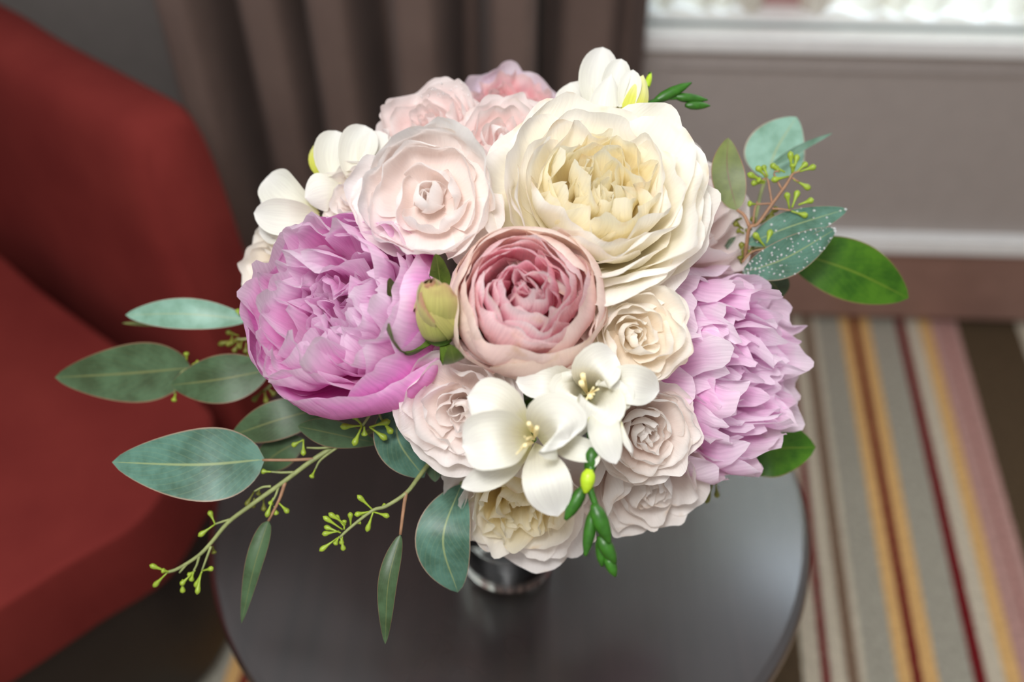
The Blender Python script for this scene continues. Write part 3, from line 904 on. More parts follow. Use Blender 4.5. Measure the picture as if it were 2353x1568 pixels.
flower('spray_rose', 'blush pink rose tucked between coral hearted peony and cream garden rose', 'flower', 1160, 315, 105, (0.0, 0.35, 0.9), blush('blush_pink'), 71, G, depth=0.60)
flower('spray_rose', 'pale pink rose spread behind the cream garden rose beside olive leaf', 'flower', 1590, 490, 165, (0.55, 0.3, 0.8), blush('blush_pink'), 76, G, depth=0.615)
flower('spray_rose', 'ivory rose between the cupped pink rose and pale pink peony', 'flower', 1465, 768, 118, (0.1, 0.05, 1), blush('ivory'), 81, G)
flower('spray_rose', 'greyish blush rose with brown specks right above the layered lower rose', 'flower', 1490, 998, 112, (0.12, -0.12, 1), blush('greige'), 86, G)
flower('spray_rose', 'pale blush rose between vivid pink peony and large freesia bloom', 'flower', 1052, 938, 138, (-0.12, -0.05, 1), blush('blush'), 91, G)
flower('garden_rose', 'cream rose with yellow heart low over the glass vase', 'flower', 1195, 1165, 165, (-0.05, -0.50, 0.85),
       [dict(m='blush', n=6, rt=1.06, zt=-0.05, W=0.78, out=0.04, rf=0.07, fk=2, nt=0.03, curl=0.07, jz=0.08, nu=20, nv=16),
        dict(m='blush', n=6, rt=0.86, zt=0.20, W=0.66, out=0.08, rf=0.07, fk=2.0, nt=0.03, curl=0.05),
        dict(m='cream', n=6, rt=0.68, zt=0.30, W=0.56, out=0.10, rf=0.08, fk=2.2, nt=0.04, skew=0.05),
        dict(m='cream_core', n=6, rt=0.5, zt=0.30, W=0.46, out=0.12, rf=0.09, fk=2.4, nt=0.05, skew=0.06),
        dict(m='cream_core', n=5, rt=0.32, zt=0.28, W=0.38, out=0.12, rf=0.09, fk=2.6, nt=0.05, skew=0.06),
        dict(m='cream_core', n=6, rt=0.18, zt=0.18, W=0.24, out=0.02, rf=0.08, fk=3.4, nt=0.05)], 95, 'cream roses', depth=0.585)
flower('spray_rose', 'layered blush rose facing down toward the table top', 'flower', 1490, 1118, 145, (0.22, -0.55, 0.75), blush('greige'), 99, G, depth=0.585)
flower('spray_rose', 'beige tinged rose squeezed behind the vivid pink peony', 'flower', 628, 625, 105, (-0.6, 0.1, 0.75), blush('ivory'), 104, G, depth=0.62)
flower('spray_rose', 'small pale blush rose wedged between open blush rose and side freesia', 'flower', 812, 452, 85, (-0.35, 0.15, 0.9), blush('blush'), 113, G, depth=0.60)
flower('spray_rose', 'small blush rose filling the gap under the green rosebud', 'flower', 1075, 815, 70, (-0.1, 0.1, 1), blush('blush'), 108, G, depth=0.555)

# ------------------------------------------------------------------ rosebud
def rosebud():
    d = 0.497
    S = 122 * d / FPX
    pos = at(1001, 705, d + 0.3 * S)
    F = frame(pos, (-0.03, 0.55, 0.85))
    e = empty('rosebud', pos)
    tag(e, 'closed yellow green rosebud between vivid pink peony and cupped rose', 'rosebud')
    rs = random.Random(5)
    layer(e, M['bud'], S, F, rs, 5, 0.10, 0.80, 0.80, out=0.50, zb=-0.85, k1=9.0, rb=0.1, rf=0.015, nt=0.01, fk=1.2, rnd=0.30, jr=0.03, jz=0.05, z2=0.42, skew=0.05, nu=16, nv=16, warp=0.03)
    layer(e, M['bud'], S, F, rs, 4, 0.03, 0.82, 0.66, out=0.46, zb=-0.8, k1=-7.0, rb=0.1, rf=0.02, nt=0.01, fk=1.2, rnd=0.25, jr=0.01, jz=0.03, nu=14, nv=14, warp=0.03)
    lathe('receptacle', [(0.05 * S, -1.1 * S), (0.25 * S, -1.05 * S), (0.35 * S, -0.85 * S), (0.2 * S, -0.7 * S)], M['stem'], e, 16, F)
    for az, ln, o in ((290, 0.55, 0.25), (215, 0.75, 0.2), (90, 0.8, 0.22), (150, 0.75, 0.3), (0, 0.5, 0.3)):
        P = [(0.25, -0.95), (0.95, -1.0), (1.06 + o * 0.3, -0.4), (0.9 + o * 0.4, -0.45 + ln)]
        petal(e, M['sepal'], R_(az), P, 0.30, S, F, cf=1.1, rnd=0.75, rf=0.02, seed=az, nu=8, nv=10, name='sepal', warp=0.03)
    stem_to_vase(e, pos - F.col[2].xyz.normalized() * (1.05 * S), -F.col[2].xyz.normalized(), M['stem'])
rosebud()

# ------------------------------------------------------------------ blades: leaves and tepals set by their ends
def blade(name, parent, mat, pts, wpx, roll=0.0, cup=0.1, wide=0.5, taper=(0.0, 0.0), bend=0.0, nu=10, nv=16, rf=0.0, fk=2.0, seed=0, fold=0.0, thick=0.0):
    """pts = [(px, py, depth), ...] from base to tip; wpx = full width in pixels at the middle depth."""
    P = smooth_path([at(*p) for p in pts], nv)
    dm = sum(p[2] for p in pts) / len(pts)
    w0 = 0.5 * wpx * dm / FPX
    rs = random.Random(seed)
    ph = [rs.uniform(0, 6.28) for _ in range(4)]
    verts, uvs = [], []
    for j in range(nv + 1):
        t = j / nv
        ax = (P[min(j + 1, nv)] - P[max(j - 1, 0)]).normalized()
        view = (P[j] - CAM).normalized()
        side = ax.cross(view).normalized()
        side = Matrix.Rotation(roll, 3, ax) @ side
        nrm = side.cross(ax).normalized()
        if nrm.dot(view) > 0:
            nrm = -nrm
        # width profile with its widest place at `wide`
        e = t ** (math.log(0.5) / math.log(wide))
        prof = math.sin(PI * e) ** 0.72
        prof = max(prof, taper[0] * (1 - t) ** 2, taper[1] * (1 if t > 0.5 else 0) * math.sqrt(max(0, 1 - (2 * t - 1) ** 6)))
        w = w0 * prof
        for i in range(nu + 1):
            u = -1 + 2 * i / nu
            dz = cup * w0 * (u * u) * prof + bend * w0 * math.sin(PI * t) + fold * abs(u) * w
            dz += rf * w0 * t * math.sin(fk * 3 * u + ph[0] + 4 * t) * abs(u)
            verts.append(P[j] + side * (u * w) + nrm * dz)
            uvs.append((u * 0.5 + 0.5, t))
    return mesh_obj(name, verts, grid_faces(nu, nv), mat, parent, uvs)
def pod(parent, a, b, mat, r=5.2):
    """Seed pod: thin stalk swelling into a pointed capsule, from a to b (pixel, pixel, depth)."""
    A, B = at(*a), at(*b)
    k = r * b[2] / FPX
    L = (B - A).length
    ax = (B - A).normalized()
    s = ax.orthogonal().normalized()
    c = ax.cross(s)
    prof = [(0, 0.32), (0.35, 0.36), (0.58, 0.62), (0.72, 1.0), (0.82, 1.08), (0.90, 0.92), (0.95, 0.55), (1.0, 0.08)]
    verts = []
    for t, q in prof:
        for i in range(8):
            an = 2 * PI * i / 8
            verts.append(A + ax * (L * t) + (s * math.cos(an) + c * math.sin(an)) * (q * k))
    f = grid_faces(8, len(prof) - 1, True)
    f.append(tuple(range(8))[::-1])
    f.append(tuple((len(prof) - 1) * 8 + i for i in range(8)))
    return mesh_obj('seed_pod', verts, f, mat, parent)
def twig(parent, pts, r0, r1, mat, name='twig'):
    d = pts[0][2]
    return tube(name, [at(*p) for p in pts], [r0 * d / FPX, r1 * d / FPX], mat, parent, 7)

# ------------------------------------------------------------------ freesias
def c6(x, y):
    return 880 + 0.3827 * x, 780 + 0.3827 * y
def T6(e, pts, w, m='freesia', **kw):
    """A tepal; points in (x, y, depth) of the close view."""
    kw.setdefault('cup', 0.25)
    kw.setdefault('wide', 0.6)
    return blade('tepal', e, M[m], [c6(p[0], p[1]) + (p[2],) for p in pts], w * 0.3827 * 1.16, seed=int(pts[-1][0]), **kw)
GF = 'white freesias'
# the large bloom opening to the lower right
e = empty('freesia', at(*c6(890, 600), 0.50))
tag(e, 'large white freesia bloom with six spread petals and cream stamens', 'freesia', GF)
T6(e, [(900, 560, .515), (700, 400, .493), (505, 345, .497)], 250, cup=0.3, wide=0.62, rf=0.08)
T6(e, [(905, 590, .52), (690, 600, .480), (475, 640, .486)], 290, cup=0.5, wide=0.6, rf=0.06)
T6(e, [(900, 620, .52), (690, 790, .494), (468, 890, .500)], 145, cup=0.35, wide=0.55)
T6(e, [(915, 620, .52), (975, 830, .484), (1050, 1065, .492)], 245, cup=0.3, fold=-0.15, wide=0.58)
T6(e, [(930, 590, .52), (1040, 520, .478), (1120, 600, .480)], 330, cup=0.35, wide=0.5, rf=0.08)
T6(e, [(990, 600, .52), (1160, 655, .492), (1325, 695, .494)], 130, cup=0.45, wide=0.5)
tube('style', [at(*c6(905, 600), .515), at(*c6(890, 590), .49), at(*c6(862, 600), .480)], [0.0009, 0.0007], M['anther'], e, 6)
for a, b in (((905, 560), (875, 505)), ((910, 590), (925, 530)), ((900, 620), (850, 640))):
    tube('stamen', [at(*c6(*a), .51), at(*c6((a[0] + b[0]) / 2, (a[1] + b[1]) / 2), .488), at(*c6(*b), .478)], [0.0007, 0.0014, 0.0012], M['anther'], e, 6)
for b in ((800, 690), (830, 650), (850, 585)):
    tube('stamen', [at(*c6(880, 610), .49), at(*c6(*b), .475)], [0.0005, 0.0004], M['anther'], e, 5)
stem_to_vase(e, at(*c6(900, 600), .525), FWD, M['stem'])
# the funnel bloom above it
e = empty('freesia', at(*c6(1230, 310), 0.52))
tag(e, 'funnel shaped white freesia showing its stamens under the cupped pink rose', 'freesia', GF)
T6(e, [(1240, 330, .545), (1010, 250, .505), (800, 255, .512)], 190, cup=0.35, wide=0.6, rf=0.06)
T6(e, [(1250, 320, .55), (1270, 190, .500), (1400, 95, .505)], 230, cup=0.4, wide=0.6)
T6(e, [(1260, 330, .55), (1450, 270, .500), (1660, 310, .508)], 200, cup=0.35, wide=0.62)
T6(e, [(1240, 340, .55), (1180, 430, .505), (1190, 585, .508)], 190, cup=-0.2, wide=0.55)
T6(e, [(1250, 350, .55), (1310, 400, .497), (1250, 500, .495)], 240, cup=0.35, wide=0.55)
T6(e, [(1230, 320, .55), (1120, 300, .510), (1080, 380, .506)], 200, cup=0.3, wide=0.55)
T6(e, [(1250, 330, .55), (1380, 330, .505), (1420, 240, .500)], 200, cup=0.4, wide=0.6)
T6(e, [(1220, 310, .55), (1150, 230, .512), (1140, 190, .511)], 120, cup=0.4, wide=0.6)
for a, b in (((1230, 330), (1190, 260)), ((1230, 320), (1245, 345)), ((1225, 320), (1200, 215))):
    tube('stamen', [at(*c6(*a), .53), at(*c6(*b), .498)], [0.0008, 0.0016], M['anther'], e, 6)
for b in ((1265, 290), (1295, 300), (1220, 365), (1268, 330)):
    tube('style', [at(*c6(1240, 325), .505), at(*c6(*b), .495)], [0.0005, 0.0006], M['anther'], e, 5)
stem_to_vase(e, at(*c6(1240, 340), .552), FWD, M['stem'])
# the half closed bloom hanging on the bud stem, with the green buds
e = empty('freesia', at(*c6(1340, 450), 0.50))
tag(e, 'drooping small white freesia on a stalk of green buds over the lower cream rose', 'freesia', GF)
T6(e, [(1330, 420, .505), (1330, 560, .488), (1400, 750, .490)], 165, cup=0.5, wide=0.5)
T6(e, [(1340, 430, .51), (1370, 560, .492), (1350, 700, .494)], 130, cup=0.5, wide=0.5)
T6(e, [(1310, 430, .505), (1275, 480, .496), (1265, 540, .497)], 70, 'freesia_lime', cup=0.5)
T6(e, [(1430, 490, .49), (1450, 590, .487), (1495, 685, .488)], 34, cup=0.2)
T6(e, [(1310, 680, .49), (1285, 730, .488), (1250, 775, .489)], 26, cup=0.2)
def bud6(e, a, b, w, m, d):
    A, B = c6(*a) + (d,), c6(*b) + (d,)
    A, B = at(*A), at(*B)
    k = w * 0.3827 * 0.5 * d / FPX
    tube('bud', [A, A * 0.7 + B * 0.3, A * 0.35 + B * 0.65, B], [k * 0.45, k * 0.95, k, k * 0.8, k * 0.25], M[m], e, 12, 14)
twig(e, [c6(1240, 520) + (.52,), c6(1255, 640) + (.497,), c6(1250, 760) + (.49,), c6(1240, 880) + (.489,), c6(1285, 1020) + (.488,)], 11, 7, M['fbud'], 'bud_stalk')
bud6(e, (1260, 650), (1235, 830), 85, 'fbud', .491)
bud6(e, (1240, 780), (1215, 925), 90, 'fbud_lime', .487)
bud6(e, (1205, 890), (1095, 1085), 85, 'fbud', .490)
bud6(e, (1265, 990), (1360, 1225), 100, 'fbud', .486)
bud6(e, (1265, 1020), (1215, 1300), 78, 'fbud', .490)
bud6(e, (1300, 1180), (1395, 1345), 90, 'fbud', .489)
bud6(e, (1305, 1190), (1315, 1365), 70, 'fbud', .493)
bud6(e, (1345, 1300), (1395, 1425), 72, 'fbud', .491)
stem_to_vase(e, at(*c6(1240, 520), .525), FWD, M['stem'])
def T(e, pts, w, m='freesia', **kw):
    kw.setdefault('cup', 0.35)
    kw.setdefault('wide', 0.62)
    return blade('tepal', e, M[m], pts, w, seed=int(pts[-1][0]), **kw)
# upright bloom at the top with lime outer petal and side buds
e = empty('freesia', at(1420, 280, 0.60))
tag(e, 'upright white freesia with lime outer petal and green buds over cream rose', 'freesia', GF)
T(e, [(1420, 300, .60), (1375, 210, .605), (1385, 108, .615)], 88, wide=0.62, cup=0.7)
T(e, [(1430, 300, .59), (1410, 220, .590), (1428, 135, .60)], 62, wide=0.66, cup=0.7)
T(e, [(1380, 300, .605), (1330, 240, .61), (1310, 190, .615)], 90, cup=0.4)
T(e, [(1415, 300, .595), (1390, 250, .58), (1405, 170, .585)], 80, cup=-0.5, wide=0.5)
T(e, [(1425, 300, .59), (1440, 235, .585), (1455, 160, .59)], 52, cup=0.5, wide=0.7)
T(e, [(1425, 305, .585), (1455, 240, .582), (1478, 172, .588)], 62, 'freesia_lime', cup=-0.5, wide=0.6)
T(e, [(1420, 300, .59), (1465, 300, .575), (1515, 303, .58)], 50, cup=-0.3)
T(e, [(1380, 300, .59), (1330, 275, .575), (1275, 270, .58)], 62, cup=-0.3)
twig(e, [(1435, 310, .60), (1468, 265, .60), (1487, 200, .603), (1494, 168, .606)], 6, 4, M['fbud'], 'bud_stalk')
twig(e, [(1478, 242, .60), (1520, 228, .603), (1560, 225, .606)], 6, 4, M['fbud'], 'bud_stalk')
def bud(e, a, b, w, m, n='bud'):
    A, B = at(*a), at(*b)
    k = w * 0.5 * a[2] / FPX
    tube(n, [A, A * 0.7 + B * 0.3, A * 0.35 + B * 0.65, B], [k * 0.45, k * 0.95, k, k * 0.75, k * 0.15], M[m], e, 12, 14)
bud(e, (1505, 232, .603), (1589, 190, .606), 26, 'fbud')
bud(e, (1550, 222, .606), (1626, 230, .610), 22, 'fbud')
bud(e, (1575, 242, .606), (1632, 243, .609), 20, 'fbud')
bud(e, (1484, 205, .603), (1496, 166, .606), 16, 'fbud_lime')
stem_to_vase(e, at(1430, 310, .605), -UP, M['stem'])
# shoulder bloom with lime petal
e = empty('freesia', at(790, 400, 0.62))
tag(e, 'white freesia with lime green back petal behind the open blush rose', 'freesia', GF)
T(e, [(805, 440, .625), (745, 380, .625), (738, 316, .635)], 62, 'freesia_lime', cup=-0.5, wide=0.62)
T(e, [(810, 440, .615), (765, 380, .612), (772, 300, .625)], 84, cup=0.6, wide=0.65)
T(e, [(820, 440, .61), (815, 370, .605), (838, 288, .62)], 86, cup=0.6, wide=0.66)
T(e, [(830, 440, .615), (860, 370, .61), (870, 300, .62)], 90, cup=0.4)
T(e, [(800, 440, .612), (750, 440, .600), (700, 455, .60)], 90, cup=-0.3)
for a, b in (((740, 430, .62), (712, 425, .622)), ((742, 436, .62), (722, 440, .62)), ((745, 425, .62), (730, 412, .622))):
    bud(e, a, b, 14, 'fbud_lime')
stem_to_vase(e, at(815, 445, .63), FWD, M['stem'])
# side bloom
e = empty('freesia', at(700, 480, 0.62))
tag(e, 'white freesia poking out sideways above the vivid pink peony', 'freesia', GF)
T(e, [(735, 490, .615), (660, 450, .61), (612, 408, .625)], 92, cup=0.45, wide=0.62)
T(e, [(735, 495, .612), (660, 500, .60), (583, 490, .61)], 84, cup=0.4, wide=0.55)
T(e, [(730, 495, .62), (665, 470, .63), (600, 440, .64)], 80, cup=0.4)
T(e, [(735, 495, .62), (650, 520, .61), (595, 535, .62)], 70, cup=0.3)
stem_to_vase(e, at(735, 500, .625), FWD, M['stem'])

# ------------------------------------------------------------------ eucalyptus sprigs
GE = 'seeded eucalyptus sprigs'
def c2(x, y, d):
    return (240 + 0.3826 * x, 900 + 0.3826 * y, d)
def c3(x, y, d):
    return (1600 + 0.3188 * x, 240 + 0.3188 * y, d)
def c1_(x, y, d):
    return (100 + 0.2551 * x, 660 + 0.2551 * y, d)
def sprig(label, pos):
    e = empty('eucalyptus_sprig', at(*pos))
    tag(e, label, 'eucalyptus', GE)
    return e
def L(e, m, pts, w, **kw):
    kw.setdefault('cup', 0.06)
    kw.setdefault('wide', 0.48)
    return blade('leaf', e, M[m], pts, w, seed=int(pts[-1][0]), nu=12, nv=22, **kw)
def pods(e, cc, d, lst, m='pod', r=6.0):
    for k, (x0, y0, x1, y1) in enumerate(lst):
        pod(e, cc(x0, y0, d), cc(x1, y1, d - 0.002 + 0.004 * (k % 2)), M[m], r)
# A: long lower sprig
e = sprig('long drooping eucalyptus sprig over red chair with one broad blue green leaf', c2(1390, 330, .60))
D = .595
twig(e, [c2(1900, 120, .62), c2(1620, 230, .615), c2(1390, 330, .60), c2(1240, 420, D), c2(1080, 540, D), c2(870, 690, D), c2(740, 790, D), c2(640, 910, D), c2(560, 990, D), c2(440, 1065, D), c2(380, 1085, D)], 6.5, 3.5, M['twig'], 'stem')
L(e, 'leaf', [c2(960, 408, D), c2(560, 440, D - .012), c2(45, 425, D - .004)], 168, wide=0.42, taper=(0.03, 0))
twig(e, [c2(1265, 405, D), c2(1120, 412, D), c2(950, 412, D)], 4, 3.2, M['twig_brown'], 'petiole')
L(e, 'leaf_dark', [c2(985, 775, D), c2(900, 1050, D - .004), c2(822, 1395, D)], 44, roll=0.35, wide=0.35, cup=0.35)
twig(e, [c2(1085, 545, D), c2(1050, 650, D), c2(985, 778, D)], 4.5, 3, M['twig_brown'], 'petiole')
for t in ([(770, 765), (715, 780), (665, 797)], [(640, 930), (610, 1010), (585, 1078)], [(570, 985), (555, 1040), (535, 1080)], [(500, 1030), (450, 1090)], [(1390, 330), (1300, 340), (1215, 338)], [(1400, 335), (1300, 410), (1265, 470)], [(1140, 485), (1060, 487), (1000, 483)], [(1050, 560), (1030, 620), (1010, 660)], [(1000, 570), (950, 575), (900, 600)]):
    twig(e, [c2(x, y, D) for x, y in t], 3.2, 2.2, M['twig'])
pods(e, c2, D, [(665, 797, 562, 872), (665, 797, 628, 715), (585, 1078, 655, 1062), (588, 1076, 545, 1180), (580, 1090, 556, 1222), (545, 1075, 503, 1108), (520, 1100, 455, 1165), (470, 1130, 470, 1212),
                (385, 1085, 270, 1042), (380, 1085, 292, 1176), (400, 1085, 340, 1075), (535, 1085, 520, 1140), (1195, 290, 1195, 388), (1195, 290, 1125, 328), (1265, 470, 1240, 522),
                (1000, 483, 942, 480), (1010, 650, 972, 758), (1015, 640, 995, 680), (1045, 668, 1108, 730), (1020, 690, 1035, 742)])
pods(e, c2, D + .01, [(900, 600, 848, 690), (930, 590, 925, 620), (955, 640, 958, 722), (900, 640, 890, 700), (650, 930, 660, 978)], 'pod_dark')
# B: hanging sprig with seeds over the table
e = sprig('small eucalyptus sprig with dense seed cluster and narrow hanging leaf over table', c2(1890, 510, .59))
D = .575
twig(e, [c2(2060, 330, .60), c2(1960, 420, .595), c2(1890, 510, .585), c2(1812, 610, D), c2(1690, 690, D), c2(1610, 715, D), c2(1480, 815, D), c2(1410, 880, D)], 6, 3, M['twig'], 'stem')
twig(e, [c2(1812, 605, D), c2(1797, 700, D), c2(1777, 860, D)], 5, 3.5, M['twig_brown'], 'petiole')
L(e, 'leaf_dark', [c2(1778, 858, D), c2(1705, 1150, D - .008), c2(1686, 1520, D - .002)], 46, roll=0.3, wide=0.45, cup=0.3)
pods(e, c2, D, [(1615, 715, 1518, 622), (1640, 710, 1695, 680), (1620, 725, 1712, 752), (1615, 720, 1575, 845), (1600, 720, 1500, 742), (1590, 730, 1545, 745), (1480, 815, 1476, 725), (1500, 800, 1540, 780),
                (1430, 830, 1312, 750), (1420, 850, 1318, 810), (1410, 840, 1305, 858), (1440, 810, 1385, 742), (1400, 880, 1290, 960), (1430, 860, 1422, 920), (1410, 870, 1382, 925), (1420, 880, 1438, 958), (1450, 800, 1345, 730), (1440, 830, 1440, 770)])
# C: leaves spreading over the chair
e = sprig('eucalyptus sprig with dark oval leaves fanned across the red chair', (600, 800, .66))
D = .665
twig(e, [(800, 820, .67), (640, 850, D), (440, 845, D), (400, 905, D)], 5, 2.5, M['twig'], 'stem')
L(e, 'leaf_pale', [(575, 735, D), (430, 722, D - .01), (288, 724, D)], 72, roll=0.15, wide=0.5, cup=0.2)
L(e, 'leaf_dark', [(440, 845, D), (300, 858, D + .003), (126, 868, D + .008)], 138, wide=0.42)
L(e, 'leaf_dark', [(620, 850, D - .01), (505, 872, D - .018), (392, 886, D - .012)], 112, wide=0.46)
L(e, 'leaf_olive', [(420, 742, D + .02), (350, 744, D + .02), (280, 743, D + .02)], 14, roll=0.4)
pods(e, c1_, D - .006, [(1290, 660, 1285, 585), (1340, 700, 1405, 675), (1190, 960, 1172, 1035), (1760, 250, 1748, 205)], 'pod', 6)
pods(e, c1_, D + .006, [(1760, 440, 1640, 400), (1740, 470, 1570, 520), (1760, 480, 1640, 525), (1760, 500, 1710, 590), (1790, 480, 1760, 560), (1830, 500, 1820, 600), (1850, 560, 1860, 625), (1980, 930, 1880, 1030), (1990, 930, 2010, 1050), (2010, 900, 2090, 980), (1700, 420, 1690, 530)], 'pod_dark', 6)
for t in ([(1950, 450), (1800, 470), (1740, 465)], [(2050, 880), (1990, 930)], [(1450, 740), (1340, 700)]):
    twig(e, [c1_(x, y, D + .006) for x, y in t], 3.2, 2.4, M['twig'])
# D: leaves under the vivid peony
e = sprig('eucalyptus leaves and star of green seeds tucked below the vivid pink peony', (850, 960, .60))
D = .585
L(e, 'leaf_dark', [(770, 930, .64), (640, 965, .63), (530, 1003, .635)], 92, wide=0.5, roll=0.2)
L(e, 'leaf_dark', [(700, 1010, .64), (640, 1040, .64), (585, 1085, .645)], 78, wide=0.5)
L(e, 'leaf_dark', [(872, 1020, .60), (770, 998, .592), (684, 980, .595)], 66, wide=0.55, roll=-0.3)
L(e, 'leaf', [(918, 925, .60), (915, 1010, .585), (975, 1098, .595)], 112, wide=0.5, roll=-0.2)
L(e, 'leaf_dark', [(990, 1030, .60), (998, 1070, .60), (1000, 1108, .60)], 50, wide=0.4)
twig(e, [c2(1900, 70, .60), c2(1790, 55, .585), c2(1700, 75, .58), c2(1620, 110, .575), c2(1550, 205, .572)], 4, 3, M['twig'], 'stem')
twig(e, [c2(1640, 110, .575), c2(1665, 170, .573)], 3, 2.5, M['twig'])
pods(e, c2, .572, [(1550, 205, 1415, 212), (1545, 200, 1488, 135), (1545, 210, 1495, 328), (1560, 210, 1562, 268), (1590, 215, 1718, 176), (1595, 215, 1698, 290), (1640, 125, 1522, 55), (1640, 130, 1690, 88), (1665, 170, 1730, 255), (1800, 60, 1808, 132), (1806, 130, 1798, 215)], 'pod', 7.5)
# E: single leaf by the vase
e = sprig('single broad blue green eucalyptus leaf hanging against the glass vase', (1050, 1120, .60))
L(e, 'leaf', [(1060, 1112, .60), (1018, 1240, .585), (1052, 1362, .60)], 126, wide=0.5, roll=0.15, cup=0.12)
twig(e, [(1100, 1040, .62), (1075, 1080, .61), (1058, 1116, .60)], 5, 4, M['twig'], 'stem')
# F: right hand sprig with seeds
e = sprig('upright seeded eucalyptus sprig beside the pale pink rose with dewy leaf', (1705, 610, .63))
D = .615
twig(e, [(1640, 680, .66), c3(325, 1170, .63), c3(380, 900, D), c3(440, 865, D), c3(545, 720, D), c3(640, 590, D), c3(700, 490, D)], 5, 2.8, M['twig_brown'], 'stem')
L(e, 'leaf_olive', [c3(292, 765, D), c3(225, 480, D), c3(228, 240, D + .004)], 76, wide=0.42, roll=0.1)
twig(e, [c3(385, 885, D), c3(345, 800, D), c3(292, 760, D)], 4.5, 3.5, M['twig_brown'], 'petiole')
L(e, 'leaf_pale', [c3(500, 540, D + .05), c3(580, 320, D + .055), c3(722, 90, D + .06)], 138, wide=0.42)
twig(e, [c3(420, 860, D + .03), c3(460, 660, D + .045), c3(500, 530, D + .05)], 4.5, 3.5, M['twig'], 'petiole')
L(e, 'leaf_pale', [c3(540, 440, D + .03), c3(760, 310, D + .03), c3(985, 205, D + .035)], 22, roll=0.6, wide=0.35)
d1 = L(e, 'leaf', [c3(360, 1010, D + .005), c3(680, 880, D), c3(1092, 752, D + .006)], 82, wide=0.5, roll=-0.5)
d2 = L(e, 'leaf', [c3(330, 1215, D), c3(640, 1110, D - .008), c3(1010, 895, D)], 88, wide=0.5, roll=0.2)
L(e, 'leaf_dark', [c3(420, 1230, D + .02), c3(560, 1300, D + .025), c3(610, 1400, D + .03)], 70)
L(e, 'leaf_dark', [c3(250, 960, D + .02), c3(270, 1010, D + .02), c3(260, 1080, D + .02)], 46)
for t in ([(545, 715), (530, 620), (515, 545), (480, 490)], [(545, 752), (610, 755), (680, 765)], [(330, 1140), (400, 1065), (500, 1040)], [(545, 715), (430, 720)], [(620, 620), (560, 500), (600, 480)], [(690, 500), (750, 480)], [(690, 530), (740, 560)], [(410, 860), (420, 760), (440, 700)], [(500, 530), (470, 555)]):
    twig(e, [c3(x, y, D) for x, y in t], 2.6, 2.0, M['twig_brown'])
pods(e, c3, D, [(690, 490, 676, 335), (700, 490, 728, 358), (690, 500, 696, 425), (720, 490, 800, 420), (745, 485, 865, 445), (700, 540, 825, 612), (665, 520, 540, 548), (640, 490, 532, 432), (505, 530, 432, 445), (515, 520, 478, 438),
                (495, 560, 368, 498), (495, 565, 392, 568), (672, 755, 650, 632), (690, 745, 735, 618), (735, 725, 848, 685), (685, 770, 805, 806), (500, 1032, 412, 925), (500, 1030, 540, 900), (510, 1048, 655, 1005), (505, 1048, 580, 1045),
                (430, 720, 372, 715), (600, 490, 570, 450), (480, 560, 440, 540)], 'pod', 7)
pods(e, c3, D + .008, [(335, 1110, 325, 990), (380, 1065, 430, 990), (325, 1150, 312, 1090), (345, 930, 290, 905), (340, 900, 270, 850), (400, 900, 355, 920), (500, 820, 590, 740), (460, 860, 560, 790), (430, 880, 400, 810), (330, 820, 250, 850), (370, 1090, 395, 1055)], 'pod_dark', 7)
# G: green leaf behind
e = sprig('broad fresh green leaf standing out toward the brown plinth', (1840, 600, .65))
L(e, 'leaf_green', [(1790, 570, .66), (1950, 620, .655), (2088, 685, .665)], 138, wide=0.5, taper=(0, 0.3))
twig(e, [(1700, 590, .68), (1740, 570, .67), (1795, 572, .66)], 4.5, 3.5, M['twig'], 'petiole')
# H: green leaf under the right peony
e = sprig('fresh green leaf under the pale pink peony above the table edge', (1710, 1080, .65))
L(e, 'leaf_green', [(1660, 1075, .66), (1760, 1035, .65), (1874, 1028, .655)], 128, wide=0.56, roll=0.1)
L(e, 'leaf_dark', [(1745, 990, .66), (1772, 950, .66), (1780, 905, .665)], 42)
twig(e, [(1590, 1060, .66), (1630, 1075, .66), (1665, 1076, .66)], 4.5, 3.5, M['twig'], 'petiole')
pods(e, lambda x, y, d: (x, y, d), .64, [(1640, 1105, 1622, 1158), (1645, 1108, 1648, 1145), (1650, 1095, 1662, 1100), (1600, 1080, 1590, 1092)], 'pod_dark', 6)
twig(e, [(1585, 1075, .645), (1625, 1090, .64), (1645, 1108, .64)], 3, 2.4, M['twig'])

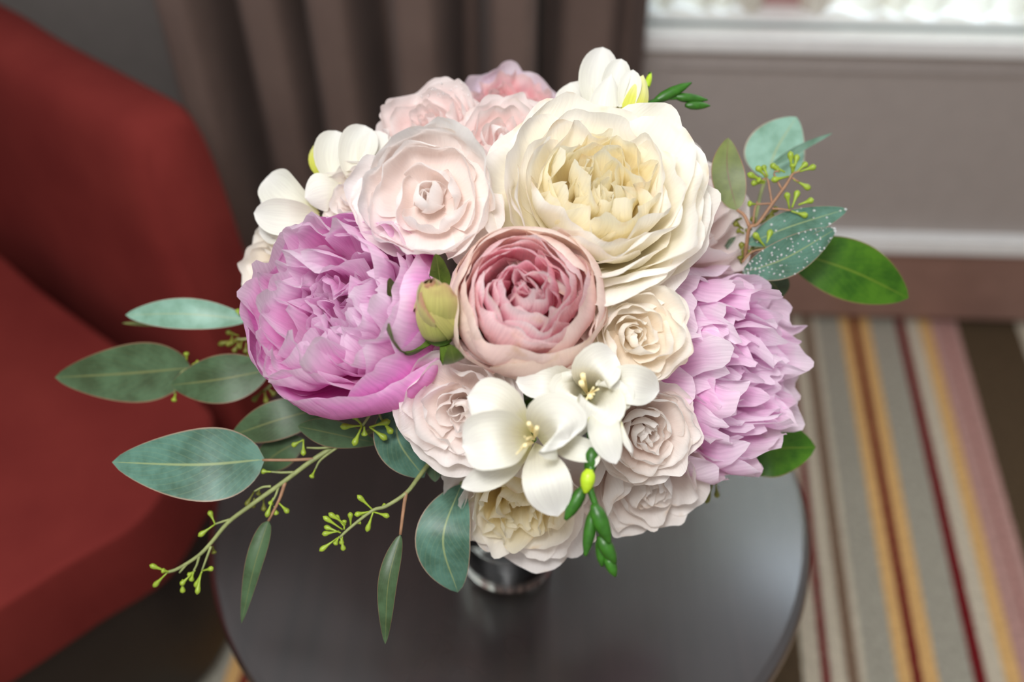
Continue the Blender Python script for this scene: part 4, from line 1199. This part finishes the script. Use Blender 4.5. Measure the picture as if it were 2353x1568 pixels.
# every sprig's woody stem runs on through the bouquet into the vase
for lab, p in (('long drooping', c2(1900, 120, .62)), ('small eucalyptus', c2(2060, 330, .60)), ('eucalyptus sprig with dark', (800, 820, .67)), ('eucalyptus leaves and star', c2(1900, 70, .60)),
               ('single broad', (1100, 1040, .62)), ('upright seeded', (1640, 680, .66)), ('broad fresh', (1700, 590, .68)), ('fresh green', (1590, 1060, .66))):
    for o in list(COL.objects):
        if o.get('category') == 'eucalyptus' and o['label'].startswith(lab):
            stem_to_vase(o, at(*p), FWD, M['twig'], 0.0014)

# ------------------------------------------------------------------ dew
def dew(owner, n, rmin, rmax, seed, tmin=0.0, umin=0.0):
    """Droplets, part white in place of sparkle, standing on a leaf or a petal, one part of it."""
    rs = random.Random(seed)
    me = owner.data
    uv = me.uv_layers[0].data
    cand = []
    for p in me.polygons:
        t = sum(uv[i].uv[1] for i in p.loop_indices) / len(p.loop_indices)
        if t >= tmin:
            cand.append(p)
    bm = bmesh.new()
    for _ in range(n):
        p = rs.choice(cand)
        ws = [rs.random() + 0.05 for _ in p.vertices]
        tot = sum(ws)
        c = sum((me.vertices[v].co * (w / tot) for v, w in zip(p.vertices, ws)), Vector())
        nr = p.normal.copy()
        if nr.dot(CAM - c) < 0:
            nr = -nr
        r = rs.uniform(rmin, rmax)
        M4 = Matrix.Translation(c + nr * r * 0.45) @ nr.to_track_quat('Z', 'Y').to_matrix().to_4x4() @ Matrix.Diagonal((1, 1, 0.75, 1))
        bmesh.ops.create_icosphere(bm, subdivisions=1, radius=r, matrix=M4)
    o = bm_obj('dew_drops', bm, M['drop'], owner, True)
    o['kind'] = 'stuff'
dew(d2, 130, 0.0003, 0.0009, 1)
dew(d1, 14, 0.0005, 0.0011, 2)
def petals_of(label):
    r = [o for o in COL.objects if o.get('label') == label][0]
    return [c for c in r.children if c.name.startswith(('petal', 'tepal'))]
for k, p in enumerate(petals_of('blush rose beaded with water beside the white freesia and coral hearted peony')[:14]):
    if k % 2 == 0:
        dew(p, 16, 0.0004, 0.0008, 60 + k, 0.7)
